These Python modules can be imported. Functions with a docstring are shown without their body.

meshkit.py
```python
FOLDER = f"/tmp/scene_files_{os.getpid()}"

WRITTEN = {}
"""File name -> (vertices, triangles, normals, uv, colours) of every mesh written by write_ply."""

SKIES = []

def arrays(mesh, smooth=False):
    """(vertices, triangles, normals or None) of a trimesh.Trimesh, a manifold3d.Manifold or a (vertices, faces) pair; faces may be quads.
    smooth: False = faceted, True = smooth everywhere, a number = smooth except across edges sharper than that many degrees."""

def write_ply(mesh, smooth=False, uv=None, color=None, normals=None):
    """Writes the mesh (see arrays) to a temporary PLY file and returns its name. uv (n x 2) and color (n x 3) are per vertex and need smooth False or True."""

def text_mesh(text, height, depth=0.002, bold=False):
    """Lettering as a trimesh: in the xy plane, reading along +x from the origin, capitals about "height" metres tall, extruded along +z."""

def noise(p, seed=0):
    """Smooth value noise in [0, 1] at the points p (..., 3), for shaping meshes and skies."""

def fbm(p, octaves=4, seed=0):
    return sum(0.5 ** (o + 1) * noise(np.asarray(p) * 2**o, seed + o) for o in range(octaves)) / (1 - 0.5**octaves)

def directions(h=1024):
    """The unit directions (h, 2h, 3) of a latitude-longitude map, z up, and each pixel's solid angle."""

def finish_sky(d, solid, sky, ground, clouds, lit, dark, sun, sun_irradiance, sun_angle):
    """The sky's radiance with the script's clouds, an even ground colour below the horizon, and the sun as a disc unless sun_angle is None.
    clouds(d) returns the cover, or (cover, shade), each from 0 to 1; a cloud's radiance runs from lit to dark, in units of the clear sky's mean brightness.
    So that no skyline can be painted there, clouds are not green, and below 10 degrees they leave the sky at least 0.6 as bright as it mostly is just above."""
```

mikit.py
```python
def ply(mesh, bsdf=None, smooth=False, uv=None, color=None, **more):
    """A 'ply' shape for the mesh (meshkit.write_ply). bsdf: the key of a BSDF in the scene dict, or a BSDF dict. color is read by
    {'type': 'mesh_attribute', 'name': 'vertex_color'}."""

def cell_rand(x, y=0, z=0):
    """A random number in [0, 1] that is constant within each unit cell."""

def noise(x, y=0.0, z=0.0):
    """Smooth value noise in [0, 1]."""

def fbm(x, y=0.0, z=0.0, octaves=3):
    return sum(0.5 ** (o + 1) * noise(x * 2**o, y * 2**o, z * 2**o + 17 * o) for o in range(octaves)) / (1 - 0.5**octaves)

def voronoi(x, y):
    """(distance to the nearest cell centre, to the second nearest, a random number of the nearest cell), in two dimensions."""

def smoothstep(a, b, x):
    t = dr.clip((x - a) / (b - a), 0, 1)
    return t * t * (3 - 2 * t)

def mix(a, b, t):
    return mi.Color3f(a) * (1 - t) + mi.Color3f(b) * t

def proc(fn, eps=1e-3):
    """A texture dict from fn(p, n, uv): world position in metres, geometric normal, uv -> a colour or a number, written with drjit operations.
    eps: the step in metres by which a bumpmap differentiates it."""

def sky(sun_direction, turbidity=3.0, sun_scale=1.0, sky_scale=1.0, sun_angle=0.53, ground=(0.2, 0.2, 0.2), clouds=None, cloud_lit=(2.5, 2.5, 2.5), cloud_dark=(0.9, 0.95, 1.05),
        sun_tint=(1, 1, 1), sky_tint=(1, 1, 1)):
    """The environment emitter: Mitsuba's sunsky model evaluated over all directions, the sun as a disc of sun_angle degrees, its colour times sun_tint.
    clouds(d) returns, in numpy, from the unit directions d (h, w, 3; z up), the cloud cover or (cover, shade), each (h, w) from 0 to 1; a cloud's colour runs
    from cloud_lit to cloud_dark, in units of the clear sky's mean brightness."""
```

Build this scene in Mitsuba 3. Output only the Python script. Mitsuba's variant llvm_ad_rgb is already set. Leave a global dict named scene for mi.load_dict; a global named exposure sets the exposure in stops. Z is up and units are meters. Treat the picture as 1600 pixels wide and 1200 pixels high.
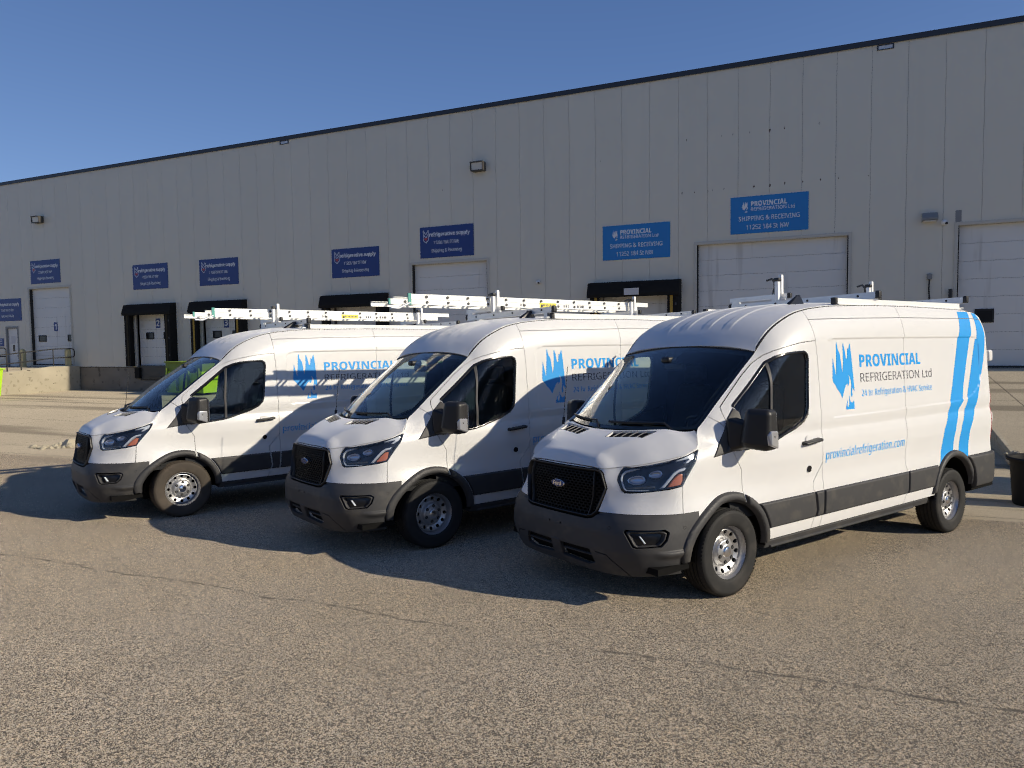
import math
import numpy as np
import drjit as dr
import mitsuba as mi
import mikit, meshkit
import trimesh
import shapely
import shapely.affinity
from shapely.geometry import Polygon, LineString, Point, MultiPolygon, box as sbox
from shapely.ops import unary_union
from scipy.interpolate import PchipInterpolator, Akima1DInterpolator, RectBivariateSpline
import manifold3d as m3

T = mi.ScalarTransform4f
rng = np.random.default_rng(7)
scene, labels = {}, {}

# ------------------------------------------------------------------ camera, sky, exposure
CAM_H = 1.84924
R_CAM = np.array([[0.99991829, -0.00075207, -0.01276145], [-0.01278359, -0.05882572, -0.99818641], [0.0, 0.99826799, -0.05883052]])
cw = np.eye(4)
cw[:3, 0], cw[:3, 1], cw[:3, 2], cw[:3, 3] = -R_CAM[0], -R_CAM[1], R_CAM[2], (0, 0, CAM_H)
scene['camera'] = dict(type='perspective', fov=2 * math.degrees(math.atan(800 / 1125.37)), fov_axis='x', near_clip=0.05, far_clip=6000.0, to_world=T(cw))

WU = np.array([0.91266571, -0.40870686, 0.0])       # along the warehouse wall, to the right
WN = np.array([-0.40870686, -0.91266571, 0.0])      # out of the wall, towards the yard
WB = np.array([14.197, 21.884, 0.0])                # wall origin
SUN_BEHIND, SUN_ELEV = math.radians(1.6), math.radians(25.9)
sh = WU * math.cos(SUN_BEHIND) - WN * math.sin(SUN_BEHIND)
SUN = [float(v) for v in (sh * math.cos(SUN_ELEV) + np.array([0, 0, math.sin(SUN_ELEV)]))]
scene['sky'] = mikit.sky(SUN, turbidity=2.2, sun_scale=1.0, sky_scale=0.70, sun_tint=(0.87, 1.0, 1.25), sky_tint=(0.92, 1.0, 1.36), ground=(0.2, 0.19, 0.17))
exposure = 1.93

# ------------------------------------------------------------------ materials
smooth01 = mikit.smoothstep


def rgb(*c):
    return {'type': 'rgb', 'value': list(c)}


def pr(name, c, rough=0.5, metal=0.0, spec=0.5, coat=0.0, two=True, bump=None, **kw):
    b = {'type': 'principled', 'base_color': c if isinstance(c, dict) else rgb(*c), 'roughness': rough, 'metallic': metal, 'specular': spec, **kw}
    if coat:
        b['clearcoat'] = coat
        b['clearcoat_gloss'] = 0.97
    if bump:
        b = {'type': 'bumpmap', 'arbitrary': mikit.proc(bump[0], bump[2] if len(bump) > 2 else 1e-3), 'scale': bump[1], 'bsdf': b}
    scene[name] = {'type': 'twosided', 'bsdf': b} if two else b


def speck(a, b, s, k=3):
    return mikit.proc(lambda p, n, uv: mikit.mix(a, b, mikit.fbm(p.x * s, p.y * s, p.z * s, k)))


def dusty(base, dust, s):
    def f(p, n, uv):
        t = mikit.fbm(p.x * s, p.y * s, p.z * s, 4)
        return mikit.mix(base, dust, smooth01(0.5, 0.8, t) * 0.6)
    return mikit.proc(f)


pr('m_paint', (0.635, 0.635, 0.63), 0.32, coat=1.0)
pr('m_trim', dusty((0.042, 0.042, 0.044), (0.075, 0.07, 0.062), 9.0), 0.55, spec=0.4)
pr('m_black', (0.012, 0.012, 0.013), 0.45)
pr('m_gloss_black', (0.010, 0.010, 0.011), 0.18)
pr('m_grille', (0.005, 0.005, 0.0055), 0.55, spec=0.12)
pr('m_slat', (0.20, 0.20, 0.20), 0.5)
pr('m_void', (0.006, 0.006, 0.006), 0.8, spec=0.1)
pr('m_seal', (0.015, 0.015, 0.015), 0.6)
pr('m_tyre', dusty((0.060, 0.050, 0.040), (0.115, 0.09, 0.068), 5.0), 0.75, spec=0.3)
pr('m_tyre_clean', dusty((0.020, 0.020, 0.020), (0.05, 0.045, 0.04), 7.0), 0.7, spec=0.3)
pr('m_rim', speck((0.44, 0.44, 0.45), (0.52, 0.52, 0.52), 40.0), 0.38, metal=0.85)
pr('m_dark_steel', (0.06, 0.06, 0.06), 0.5, metal=0.3)
pr('m_chrome', (0.85, 0.85, 0.87), 0.08, metal=1.0)
pr('m_alu', speck((0.62, 0.63, 0.64), (0.74, 0.74, 0.74), 25.0), 0.38, metal=0.6)
pr('m_white_rack', (0.76, 0.76, 0.75), 0.4)
pr('m_ladder', speck((0.74, 0.74, 0.70), (0.80, 0.80, 0.77), 12.0), 0.42, metal=0.15)
pr('m_teal', (0.06, 0.30, 0.25), 0.5)
pr('m_yellow_sticker', (0.78, 0.66, 0.06), 0.5)
pr('m_interior', (0.022, 0.023, 0.025), 0.8, spec=0.2)
pr('m_seat', speck((0.02, 0.02, 0.022), (0.035, 0.035, 0.038), 60.0), 0.9, spec=0.1)
pr('m_headliner', (0.12, 0.12, 0.12), 0.9, spec=0.1)
pr('m_vinyl_blue', (0.022, 0.30, 0.72), 0.35)
pr('m_vinyl_grey', (0.10, 0.10, 0.11), 0.4)
pr('m_amber', (0.44, 0.13, 0.045), 0.25, coat=0.6)
pr('m_red_lens', (0.42, 0.02, 0.02), 0.2, coat=0.6)
pr('m_lens_white', (0.50, 0.54, 0.60), 0.2, coat=0.5)
pr('m_lamp_clear', (0.46, 0.46, 0.47), 0.15, metal=0.5, coat=0.5)
pr('m_reflector', (0.72, 0.73, 0.76), 0.16, metal=1.0)
pr('m_badge_blue', (0.012, 0.045, 0.17), 0.2, coat=0.8)
scene['m_glass'] = {'type': 'thindielectric', 'int_ior': 1.42, 'specular_transmittance': rgb(0.66, 0.75, 0.71)}
scene['m_lens'] = {'type': 'thindielectric', 'int_ior': 1.45, 'specular_transmittance': rgb(0.93, 0.94, 0.95)}


def wall_frame(p):
    q = p - mi.Point3f(*[float(v) for v in WB])
    u = q.x * float(WU[0]) + q.y * float(WU[1])
    d = q.x * float(WN[0]) + q.y * float(WN[1])
    return u, d


def wall_col(p, n, uv):
    u, d = wall_frame(p)
    pan = mikit.cell_rand(dr.floor((u + 0.02) / 1.0066), 3.0)
    streak = mikit.fbm(u * 3.0, p.z * 0.12, 1.0, 4)
    mott = mikit.fbm(u * 0.6, p.z * 0.5, 4.0, 4)
    c = mikit.mix((0.635, 0.60, 0.505), (0.665, 0.63, 0.53), pan * 0.55 + mott * 0.45)
    return mikit.mix(c, (0.585, 0.55, 0.46), smooth01(0.60, 0.85, streak) * 0.2)


pr('m_wall', mikit.proc(wall_col), 0.5, spec=0.35, bump=(lambda p, n, uv: mikit.noise(p.x * 55, p.y * 55, p.z * 40), 0.0006))
pr('m_wall_back', (0.22, 0.215, 0.20), 0.8)
pr('m_cap', (0.035, 0.037, 0.045), 0.4, metal=0.2)


def door_col(p, n, uv):
    u, d = wall_frame(p)
    streak = mikit.fbm(u * 4.0, p.z * 0.35, 7.0, 4)
    c = mikit.mix((0.66, 0.65, 0.61), (0.71, 0.70, 0.66), mikit.fbm(u, p.z, 2.0, 3))
    return mikit.mix(c, (0.42, 0.40, 0.36), smooth01(0.62, 0.85, streak) * 0.5)


pr('m_door', mikit.proc(door_col), 0.45)
pr('m_jamb', (0.50, 0.475, 0.41), 0.5)
pr('m_frame', (0.22, 0.22, 0.215), 0.5)
pr('m_seal_pad', speck((0.010, 0.010, 0.010), (0.022, 0.021, 0.020), 14.0), 0.85, spec=0.15)
pr('m_seal_brown', speck((0.035, 0.028, 0.018), (0.06, 0.05, 0.03), 9.0), 0.85, spec=0.15)
pr('m_yellow_pad', (0.38, 0.23, 0.03), 0.7)
pr('m_sign_navy', (0.014, 0.042, 0.19), 0.4)
pr('m_sign_blue', (0.018, 0.19, 0.50), 0.4)
pr('m_sign_white', (0.72, 0.73, 0.75), 0.5)
pr('m_sign_red', (0.5, 0.05, 0.05), 0.5)
pr('m_paper', (0.55, 0.55, 0.56), 0.8)
pr('m_window_dark', (0.012, 0.012, 0.014), 0.15)
pr('m_lime', speck((0.36, 0.60, 0.02), (0.44, 0.68, 0.03), 3.0), 0.45)
pr('m_lime_dark', (0.15, 0.22, 0.03), 0.6)
pr('m_bollard', speck((0.36, 0.32, 0.17), (0.48, 0.43, 0.24), 6.0), 0.6)
pr('m_rail', (0.02, 0.02, 0.022), 0.5)
pr('m_bin', speck((0.006, 0.006, 0.0065), (0.012, 0.012, 0.012), 8.0), 0.6, spec=0.25)
pr('m_lamp_metal', (0.05, 0.045, 0.04), 0.5)
pr('m_lamp_glass', (0.55, 0.52, 0.45), 0.15, coat=0.5)
pr('m_white_plastic', (0.7, 0.7, 0.7), 0.4)
pr('m_rust', (0.10, 0.07, 0.05), 0.9)
pr('m_red_thing', (0.55, 0.04, 0.02), 0.5)


def conc_col(p, n, uv):
    a = mikit.fbm(p.x * 1.3, p.y * 1.3, p.z * 1.3, 4)
    b = mikit.fbm(p.x * 9, p.y * 9, p.z * 5, 4)
    c = mikit.mix((0.30, 0.27, 0.20), (0.47, 0.42, 0.32), a)
    c = mikit.mix(c, (0.20, 0.175, 0.125), smooth01(0.60, 0.78, b) * 0.6)
    return mikit.mix(c, (0.08, 0.07, 0.055), smooth01(0.74, 0.80, mikit.fbm(p.x * 2.6, p.y * 2.6, p.z * 7, 3)) * 0.8)


pr('m_concrete', mikit.proc(conc_col), 0.85, spec=0.2, bump=(lambda p, n, uv: mikit.fbm(p.x * 25, p.y * 25, p.z * 25, 3), 0.006))


def found_col(p, n, uv):
    a = mikit.fbm(p.x * 1.1, p.y * 1.1, p.z * 2.0, 4)
    c = mikit.mix((0.17, 0.155, 0.13), (0.29, 0.26, 0.215), a)
    return mikit.mix(c, (0.07, 0.062, 0.05), smooth01(0.6, 0.8, mikit.fbm(p.x * 5, p.y * 5, p.z * 3, 4)) * 0.7)


pr('m_found', mikit.proc(found_col), 0.85, spec=0.2)


def asphalt_col(p, n, uv):
    d1, d2, r = mikit.voronoi(p.x * 150, p.y * 150)
    e1, e2, r2 = mikit.voronoi(p.x * 61 + 11.3, p.y * 61 + 4.1)
    h = smooth01(0.12, 0.95, r * 0.72 + r2 * 0.28)
    stone = mikit.mix((0.085, 0.073, 0.056), (0.72, 0.61, 0.46), h)
    tint = mikit.cell_rand(r * 9173.0, 3.0, 5.0)
    stone = stone * mikit.mix((1.06, 0.98, 0.88), (0.95, 1.0, 1.08), tint)
    stone = mikit.mix(stone, (0.035, 0.030, 0.025), smooth01(0.16, 0.02, d2 - d1) * 0.7)
    big = mikit.fbm(p.x * 0.35, p.y * 0.35, 3.0, 4)
    mid = mikit.fbm(p.x * 2.1, p.y * 2.1, 5.0, 4)
    stone = stone * (0.87 + 0.15 * big + 0.11 * mid)
    warm = mikit.fbm(p.x * 0.9, p.y * 0.9, 9.0, 3)
    stone = stone * mikit.mix((0.98, 0.99, 1.02), (1.03, 1.0, 0.94), warm)
    u, d = wall_frame(p)
    # an old seam in the surface, parallel to the warehouse
    ck = dr.abs(d - 21.33 - (mikit.fbm(u * 1.7, 2.0, 0.0, 4) - 0.5) * 0.16)
    crack = smooth01(0.034, 0.006, ck + 0.020 * mikit.noise(u * 14, d * 14)) * smooth01(0.15, 0.40, mikit.fbm(u * 0.8, 7.0, 0.0, 3))
    stone = mikit.mix(stone, (0.05, 0.043, 0.035), crack * 0.75)
    ck2 = dr.abs(d - 18.9 - (mikit.fbm(u * 0.5, 5.0, 0.0, 4) - 0.5) * 1.4 + u * 0.03)
    crack2 = smooth01(0.016, 0.004, ck2 + 0.014 * mikit.noise(u * 11, d * 11, 2.0)) * smooth01(-12.0, -14.0, u)
    stone = mikit.mix(stone, (0.04, 0.034, 0.028), crack2 * 0.8)
    # tyre scuffs and oil spots
    tk = mikit.fbm(u * 0.16, d * 1.6, 31.0, 4)
    stone = stone * (1.0 - 0.12 * smooth01(0.52, 0.78, tk))
    return stone


def asphalt_bump(p, n, uv):
    d1, d2, r = mikit.voronoi(p.x * 150, p.y * 150)
    return dr.minimum(d2 - d1, 0.5) * (0.6 + 0.8 * r)


pr('m_asphalt', mikit.proc(asphalt_col), 0.85, spec=0.25, bump=(asphalt_bump, 0.002, 5e-4))


def apron_col(p, n, uv):
    u, d = wall_frame(p)
    a = mikit.fbm(p.x * 0.5, p.y * 0.5, 1.0, 4)
    f = mikit.fbm(p.x * 14, p.y * 14, 2.0, 3)
    c = mikit.mix((0.34, 0.288, 0.205), (0.445, 0.38, 0.275), a * 0.6 + f * 0.4)
    tm = mikit.fbm(u * 0.11, d * 1.5, 6.0, 4)
    c = mikit.mix(c, (0.15, 0.125, 0.09), smooth01(0.52, 0.72, tm) * 0.65)
    g = mikit.cell_rand(dr.floor(p.x * 70), dr.floor(p.y * 70), 1.0)
    c = c * (0.86 + 0.28 * g)
    jt = dr.minimum(dr.abs(u / 4.6 - dr.floor(u / 4.6 + 0.5)) * 4.6, dr.abs(d / 5.2 - dr.floor(d / 5.2 + 0.5)) * 5.2)
    return mikit.mix(c, (0.06, 0.05, 0.04), smooth01(0.022, 0.010, jt) * 0.7)


pr('m_apron', mikit.proc(apron_col), 0.85, spec=0.2, bump=(lambda p, n, uv: mikit.fbm(p.x * 40, p.y * 40, 0.0, 3), 0.004))

# ------------------------------------------------------------------ scene helpers


def key_for(base):
    if base not in USED:
        USED[base] = 0
        return base
    USED[base] += 1
    return f'{base}_{USED[base]:03d}'


USED = {}


def put(parent, name, shape, mat=None, M=None):
    """Adds a part under parent ('' for a top-level thing); returns its key."""
    k = key_for(f'{parent}__{name}' if parent else name)
    s = dict(shape)
    if M is not None:
        s['to_world'] = T(np.asarray(M, float))
    scene[k] = s
    return k


def thing(name, label, cat, group=None):
    k = key_for(name)
    labels[k] = {'label': label, 'category': cat}
    if group:
        labels[k]['group'] = group
    return k


def shape(mesh, mat, smooth=False):
    return mikit.ply(mesh, mat, smooth=smooth)


def nshape(v, f, n, mat):
    p = meshkit.write_ply((v, f), False, normals=n)
    return {'type': 'ply', 'filename': p, 'face_normals': False, 'bsdf': {'type': 'ref', 'id': mat}}


def cat(ms):
    return trimesh.util.concatenate([m for m in ms if m is not None and len(m.faces)])


def bx(x0, x1, y0, y1, z0, z1):
    return trimesh.creation.box(bounds=[[min(x0, x1), min(y0, y1), min(z0, z1)], [max(x0, x1), max(y0, y1), max(z0, z1)]])


def rbx(x0, x1, y0, y1, z0, z1, r=0.01, seg=8):
    """Box with rounded edges."""
    x0, x1, y0, y1, z0, z1 = min(x0, x1), max(x0, x1), min(y0, y1), max(y0, y1), min(z0, z1), max(z0, z1)
    s = m3.Manifold.sphere(r, seg)
    pts = [s.translate((x, y, z)) for x in (x0 + r, x1 - r) for y in (y0 + r, y1 - r) for z in (z0 + r, z1 - r)]
    return man(m3.Manifold.batch_hull(pts))


def man(m):
    k = m.to_mesh()
    return trimesh.Trimesh(k.vert_properties[:, :3], k.tri_verts, process=False)


def hull(balls, seg=16):
    return man(m3.Manifold.batch_hull([m3.Manifold.sphere(r, seg).translate(tuple(c)) for *c, r in balls]))


def tube(pts, r, sides=10, cap=True):
    pts = np.asarray(pts, float)
    ms = []
    for a, b in zip(pts[:-1], pts[1:]):
        if np.linalg.norm(b - a) > 1e-6:
            ms.append(trimesh.creation.cylinder(r, segment=[a, b], sections=sides))
    for p in pts[1:-1]:
        s = trimesh.creation.icosphere(1, r)
        s.apply_translation(p)
        ms.append(s)
    return cat(ms)


def extr(poly, h0, h1):
    """Polygon (x, y) extruded from z = h0 to h1."""
    gs = [g for g in getattr(poly, 'geoms', [poly]) if g.area > 1e-7 and g.geom_type == 'Polygon']
    out = []
    for g in gs:
        m = trimesh.creation.extrude_polygon(g, h1 - h0, engine='earcut')
        m.apply_translation([0, 0, h0])
        out.append(m)
    return cat(out)


def wallmesh(m):
    """Mesh made in (u, z, outward) -> wall local (u, -outward, z)."""
    v = m.vertices.copy()
    m = trimesh.Trimesh(np.stack([v[:, 0], -v[:, 2], v[:, 1]], 1), m.faces.copy(), process=False)
    return m


def lathe(profile, seg=48):
    """Revolve (r, h) profile about +z."""
    p = np.asarray(profile, float)
    a = np.linspace(0, 2 * np.pi, seg, endpoint=False)
    v = np.stack([p[:, None, 0] * np.cos(a), p[:, None, 0] * np.sin(a), np.repeat(p[:, 1:2], seg, 1)], -1).reshape(-1, 3)
    i, j = np.meshgrid(np.arange(len(p) - 1), np.arange(seg), indexing='ij')
    a0, a1, b0, b1 = i * seg + j, i * seg + (j + 1) % seg, (i + 1) * seg + j, (i + 1) * seg + (j + 1) % seg
    f = np.concatenate([np.stack([a0, a1, b1], -1).reshape(-1, 3), np.stack([a0, b1, b0], -1).reshape(-1, 3)])
    return trimesh.Trimesh(v, f, process=False)


_FONT = {}


def text_mesh(text, height, depth=0.003, weight=400, width=100):
    """Lettering from the renderer's own Noto font: reads along +x from the origin, capitals 'height' tall, along +z 'depth' thick."""
    import glob
    from PIL import Image, ImageDraw, ImageFont
    fs = glob.glob('/opt/blender-*/*/datafiles/fonts/NotoSansKhmer-Var*')
    if not fs:
        return meshkit.text_mesh(text, height, depth, weight > 500)
    k = (weight, width)
    if k not in _FONT:
        f = ImageFont.truetype(fs[0], 150)
        f.set_variation_by_axes([weight, width])
        _FONT[k] = f
    f = _FONT[k]
    x0, y0, x1, y1 = f.getbbox(text, anchor='ls')
    im = Image.new('L', (x1 - x0 + 8, y1 - y0 + 8))
    ImageDraw.Draw(im).text((4 - x0, 4 - y0), text, 255, f, anchor='ls')
    on = np.pad(np.asarray(im) > 127, ((0, 0), (1, 1))).astype(np.int8)
    rows, st = np.nonzero(np.diff(on, axis=1) == 1)
    en = np.nonzero(np.diff(on, axis=1) == -1)[1]
    g = shapely.union_all(shapely.box(st, -rows - 1, en, -rows)).buffer(0.9).buffer(-0.9).simplify(0.9)
    cap = -f.getbbox('H', anchor='ls')[1]
    s = height / cap
    g = shapely.affinity.affine_transform(g, [s, 0, 0, s, 0, (4 - y0) * s])
    return extr(g, 0.0, depth)


# ------------------------------------------------------------------ ground
SLX, SLY = -0.0051926, -0.0362447


def smax(a, b, k):
    return 0.5 * (a + b + np.sqrt((a - b) ** 2 + k * k))


def ground_z(x, y):
    d = (x - WB[0]) * WN[0] + (y - WB[1]) * WN[1]
    p = SLX * np.clip(x, -60, 60) + SLY * np.clip(y, -4, 60)
    fl = np.interp(d, [0, 6, 13, 14], [-0.43, -0.44, -0.60, -0.62])
    return smax(p, fl, 0.02)


def uw(u, d):
    return WB[0] + WU[0] * u + WN[0] * d, WB[1] + WU[1] * u + WN[1] * d


def ground_sheet(us, ds):
    U, D = np.meshgrid(us, ds, indexing='ij')
    x, y = uw(U, D)
    v = np.stack([x, y, ground_z(x, y)], -1).reshape(-1, 3)
    n = len(ds)
    i, j = np.meshgrid(np.arange(len(us) - 1), np.arange(n - 1), indexing='ij')
    a, b, c, e = i * n + j, (i + 1) * n + j, (i + 1) * n + j + 1, i * n + j + 1
    f = np.concatenate([np.stack([a, c, b], -1).reshape(-1, 3), np.stack([a, e, c], -1).reshape(-1, 3)])
    return trimesh.Trimesh(v, f, process=False)


us = np.unique(np.concatenate([[-3000, -1200, -500, -200, -120], np.arange(-80, 40.1, 1.0), [60, 120, 300, 900, 3000]]))
yard = cat([ground_sheet(us, np.unique(np.concatenate([np.arange(15.8, 45, 0.7), [50, 60, 80, 140, 300, 900, 3000]]))), ground_sheet(us, np.array([-3000, -900, -300, -100, -30, -12.0]))])
put('', 'asphalt_yard', shape(yard, 'm_asphalt', True))
labels['asphalt_yard'] = {'label': 'coarse grey brown asphalt yard in the foreground', 'kind': 'structure'}
put('', 'concrete_apron', shape(ground_sheet(us, np.concatenate([[-12.0, -4, 0.0], np.arange(0.6, 15.8, 0.6), [15.8]])), 'm_apron', True))
labels['concrete_apron'] = {'label': 'smooth beige concrete apron along the loading docks', 'kind': 'structure'}

# ------------------------------------------------------------------ warehouse
WM = np.eye(4)
WM[:3, 0], WM[:3, 1], WM[:3, 2], WM[:3, 3] = WU, -WN, (0, 0, 1), WB
FLOOR, ROOF, PW = 0.87, 11.0, 1.0066
UL, UR = -66.0, 96.0
wh = thing('warehouse', 'long grey metal panelled warehouse with loading docks', 'warehouse')


def wput(parent, name, mesh, mat, smooth=False):
    return put(parent, name, shape(mesh, mat, smooth), M=WM)


DOORS = [(-44.83, -41.45, 0.87, 5.08), (-20.02, -16.56, 0.87, 5.06), (-8.43, -3.64, 0.87, 5.12), (-0.62, 3.9, 0.87, 5.20)]
DOCKS = [-35.28, -30.70, -22.86, -10.62]
holes = [sbox(a, c, b, d) for a, b, c, d in DOORS] + [sbox(c - 1.24, 0.6, c + 1.24, 3.62) for c in DOCKS] + [sbox(-47.02, 0.74, -45.98, 3.0)]
holes_u = unary_union(holes)
k0, k1 = int((UL + 0.02) / PW) - 1, int((UR + 0.02) / PW) + 1
rest = []
for k in range(k0, k1):
    a, b = -0.02 + k * PW, -0.02 + (k + 1) * PW
    z0 = 0.80
    pan = sbox(a + 0.004, z0, b - 0.004, ROOF).difference(holes_u)
    for g in getattr(pan, 'geoms', [pan]):
        m = wallmesh(extr(g, -0.045, 0.0))
        if -49 < a < 3:
            wput(wh, 'wall_panel', m, 'm_wall')
        else:
            rest.append(m)
kk = wput(wh, 'outer_panels', cat(rest), 'm_wall')
labels[kk] = {'kind': 'stuff'}
wput(wh, 'panel_backing', wallmesh(extr(sbox(UL, 0.75, UR, ROOF).difference(holes_u), -0.12, -0.05)), 'm_wall_back')
wput(wh, 'end_wall', cat([bx(UL, UL + 0.1, 0.13, 40, -0.6, ROOF), bx(UR - 0.1, UR, 0.13, 40, -0.6, ROOF), bx(UL, UR, 39.9, 40, -0.6, ROOF)]), 'm_wall')
wput(wh, 'roof', bx(UL, UR, 0.13, 39.9, ROOF - 0.2, ROOF - 0.1), 'm_wall_back')
wput(wh, 'parapet_cap', cat([bx(UL - 0.05, UR + 0.05, -0.05, 0.35, ROOF + 0.005, ROOF + 0.11), bx(UL - 0.05, UR + 0.05, -0.052, -0.03, ROOF - 0.06, ROOF + 0.006)]), 'm_cap')
wput(wh, 'base_flashing', bx(UL, UR, -0.02, 0.0, 0.765, 0.80), 'm_cap')
fnd = sbox(UL, -0.8, UR, 0.764)
for c in DOCKS:
    fnd = fnd.difference(sbox(c - 1.05, 0.12, c + 1.05, 0.9))
wput(wh, 'foundation_wall', wallmesh(extr(fnd, -0.3, -0.02)), 'm_found')
for u0, u1 in ((-2.91, -2.44), (-26.78, -26.29)):
    s = wput(wh, 'roof_scupper', cat([bx(u0, u1, -0.03, 0.05, 10.90, 10.925), bx(u0, u1, -0.03, 0.05, 10.76 + 0.01, 10.79), bx(u0, u0 + 0.04, -0.03, 0.05, 10.785, 10.905), bx(u1 - 0.04, u1, -0.03, 0.05, 10.785, 10.905)]), 'm_cap')
    wput(s, 'opening', bx(u0 + 0.04, u1 - 0.04, -0.012, 0.03, 10.79, 10.90), 'm_lens_white')
# old anchor holes and rust specks from a former canopy
marks = []
for u, z, s in [(-8.79, 8.76, .035), (-7.62, 8.76, .03), (-7.24, 8.76, .03), (-6.71, 8.77, .025), (-6.06, 8.75, .07), (-5.6, 8.77, .04), (-4.55, 8.78, .03), (-8.94, 6.97, .045), (-8.52, 6.95, .035), (-8.06, 6.95, .035), (-7.53, 6.97, .035), (-6.55, 6.96, .06), (-6.04, 6.95, .06), (-5.58, 6.97, .055), (-5.03, 6.97, .04), (-4.49, 6.98, .04), (-3.96, 6.97, .03), (-7.9, 6.96, .02), (-3.1, 6.95, .02), (-11.9, 8.4, .02), (-18.5, 8.0, .02)]:
    w = [(u + s * 0.5 * math.cos(t) * (0.6 + 0.5 * rng.random()), z + s * 0.6 * math.sin(t) * (0.7 + 0.6 * rng.random()) - (0.03 if math.sin(t) < -0.7 else 0)) for t in np.linspace(0, 6.28, 10)[:-1]]
    marks.append(extr(Polygon(w).buffer(0), 0.0, 0.004))
wput(wh, 'anchor_marks', wallmesh(cat(marks)), 'm_rust')
labels[wh + '__anchor_marks'] = {'kind': 'stuff', 'label': 'small rusty anchor holes in two rows'}
# ghost outline where a lamp was removed
wput(wh, 'patch_plate', bx(-0.70, -0.54, -0.008, 0.0, 5.26, 5.66), 'm_frame')


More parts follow.
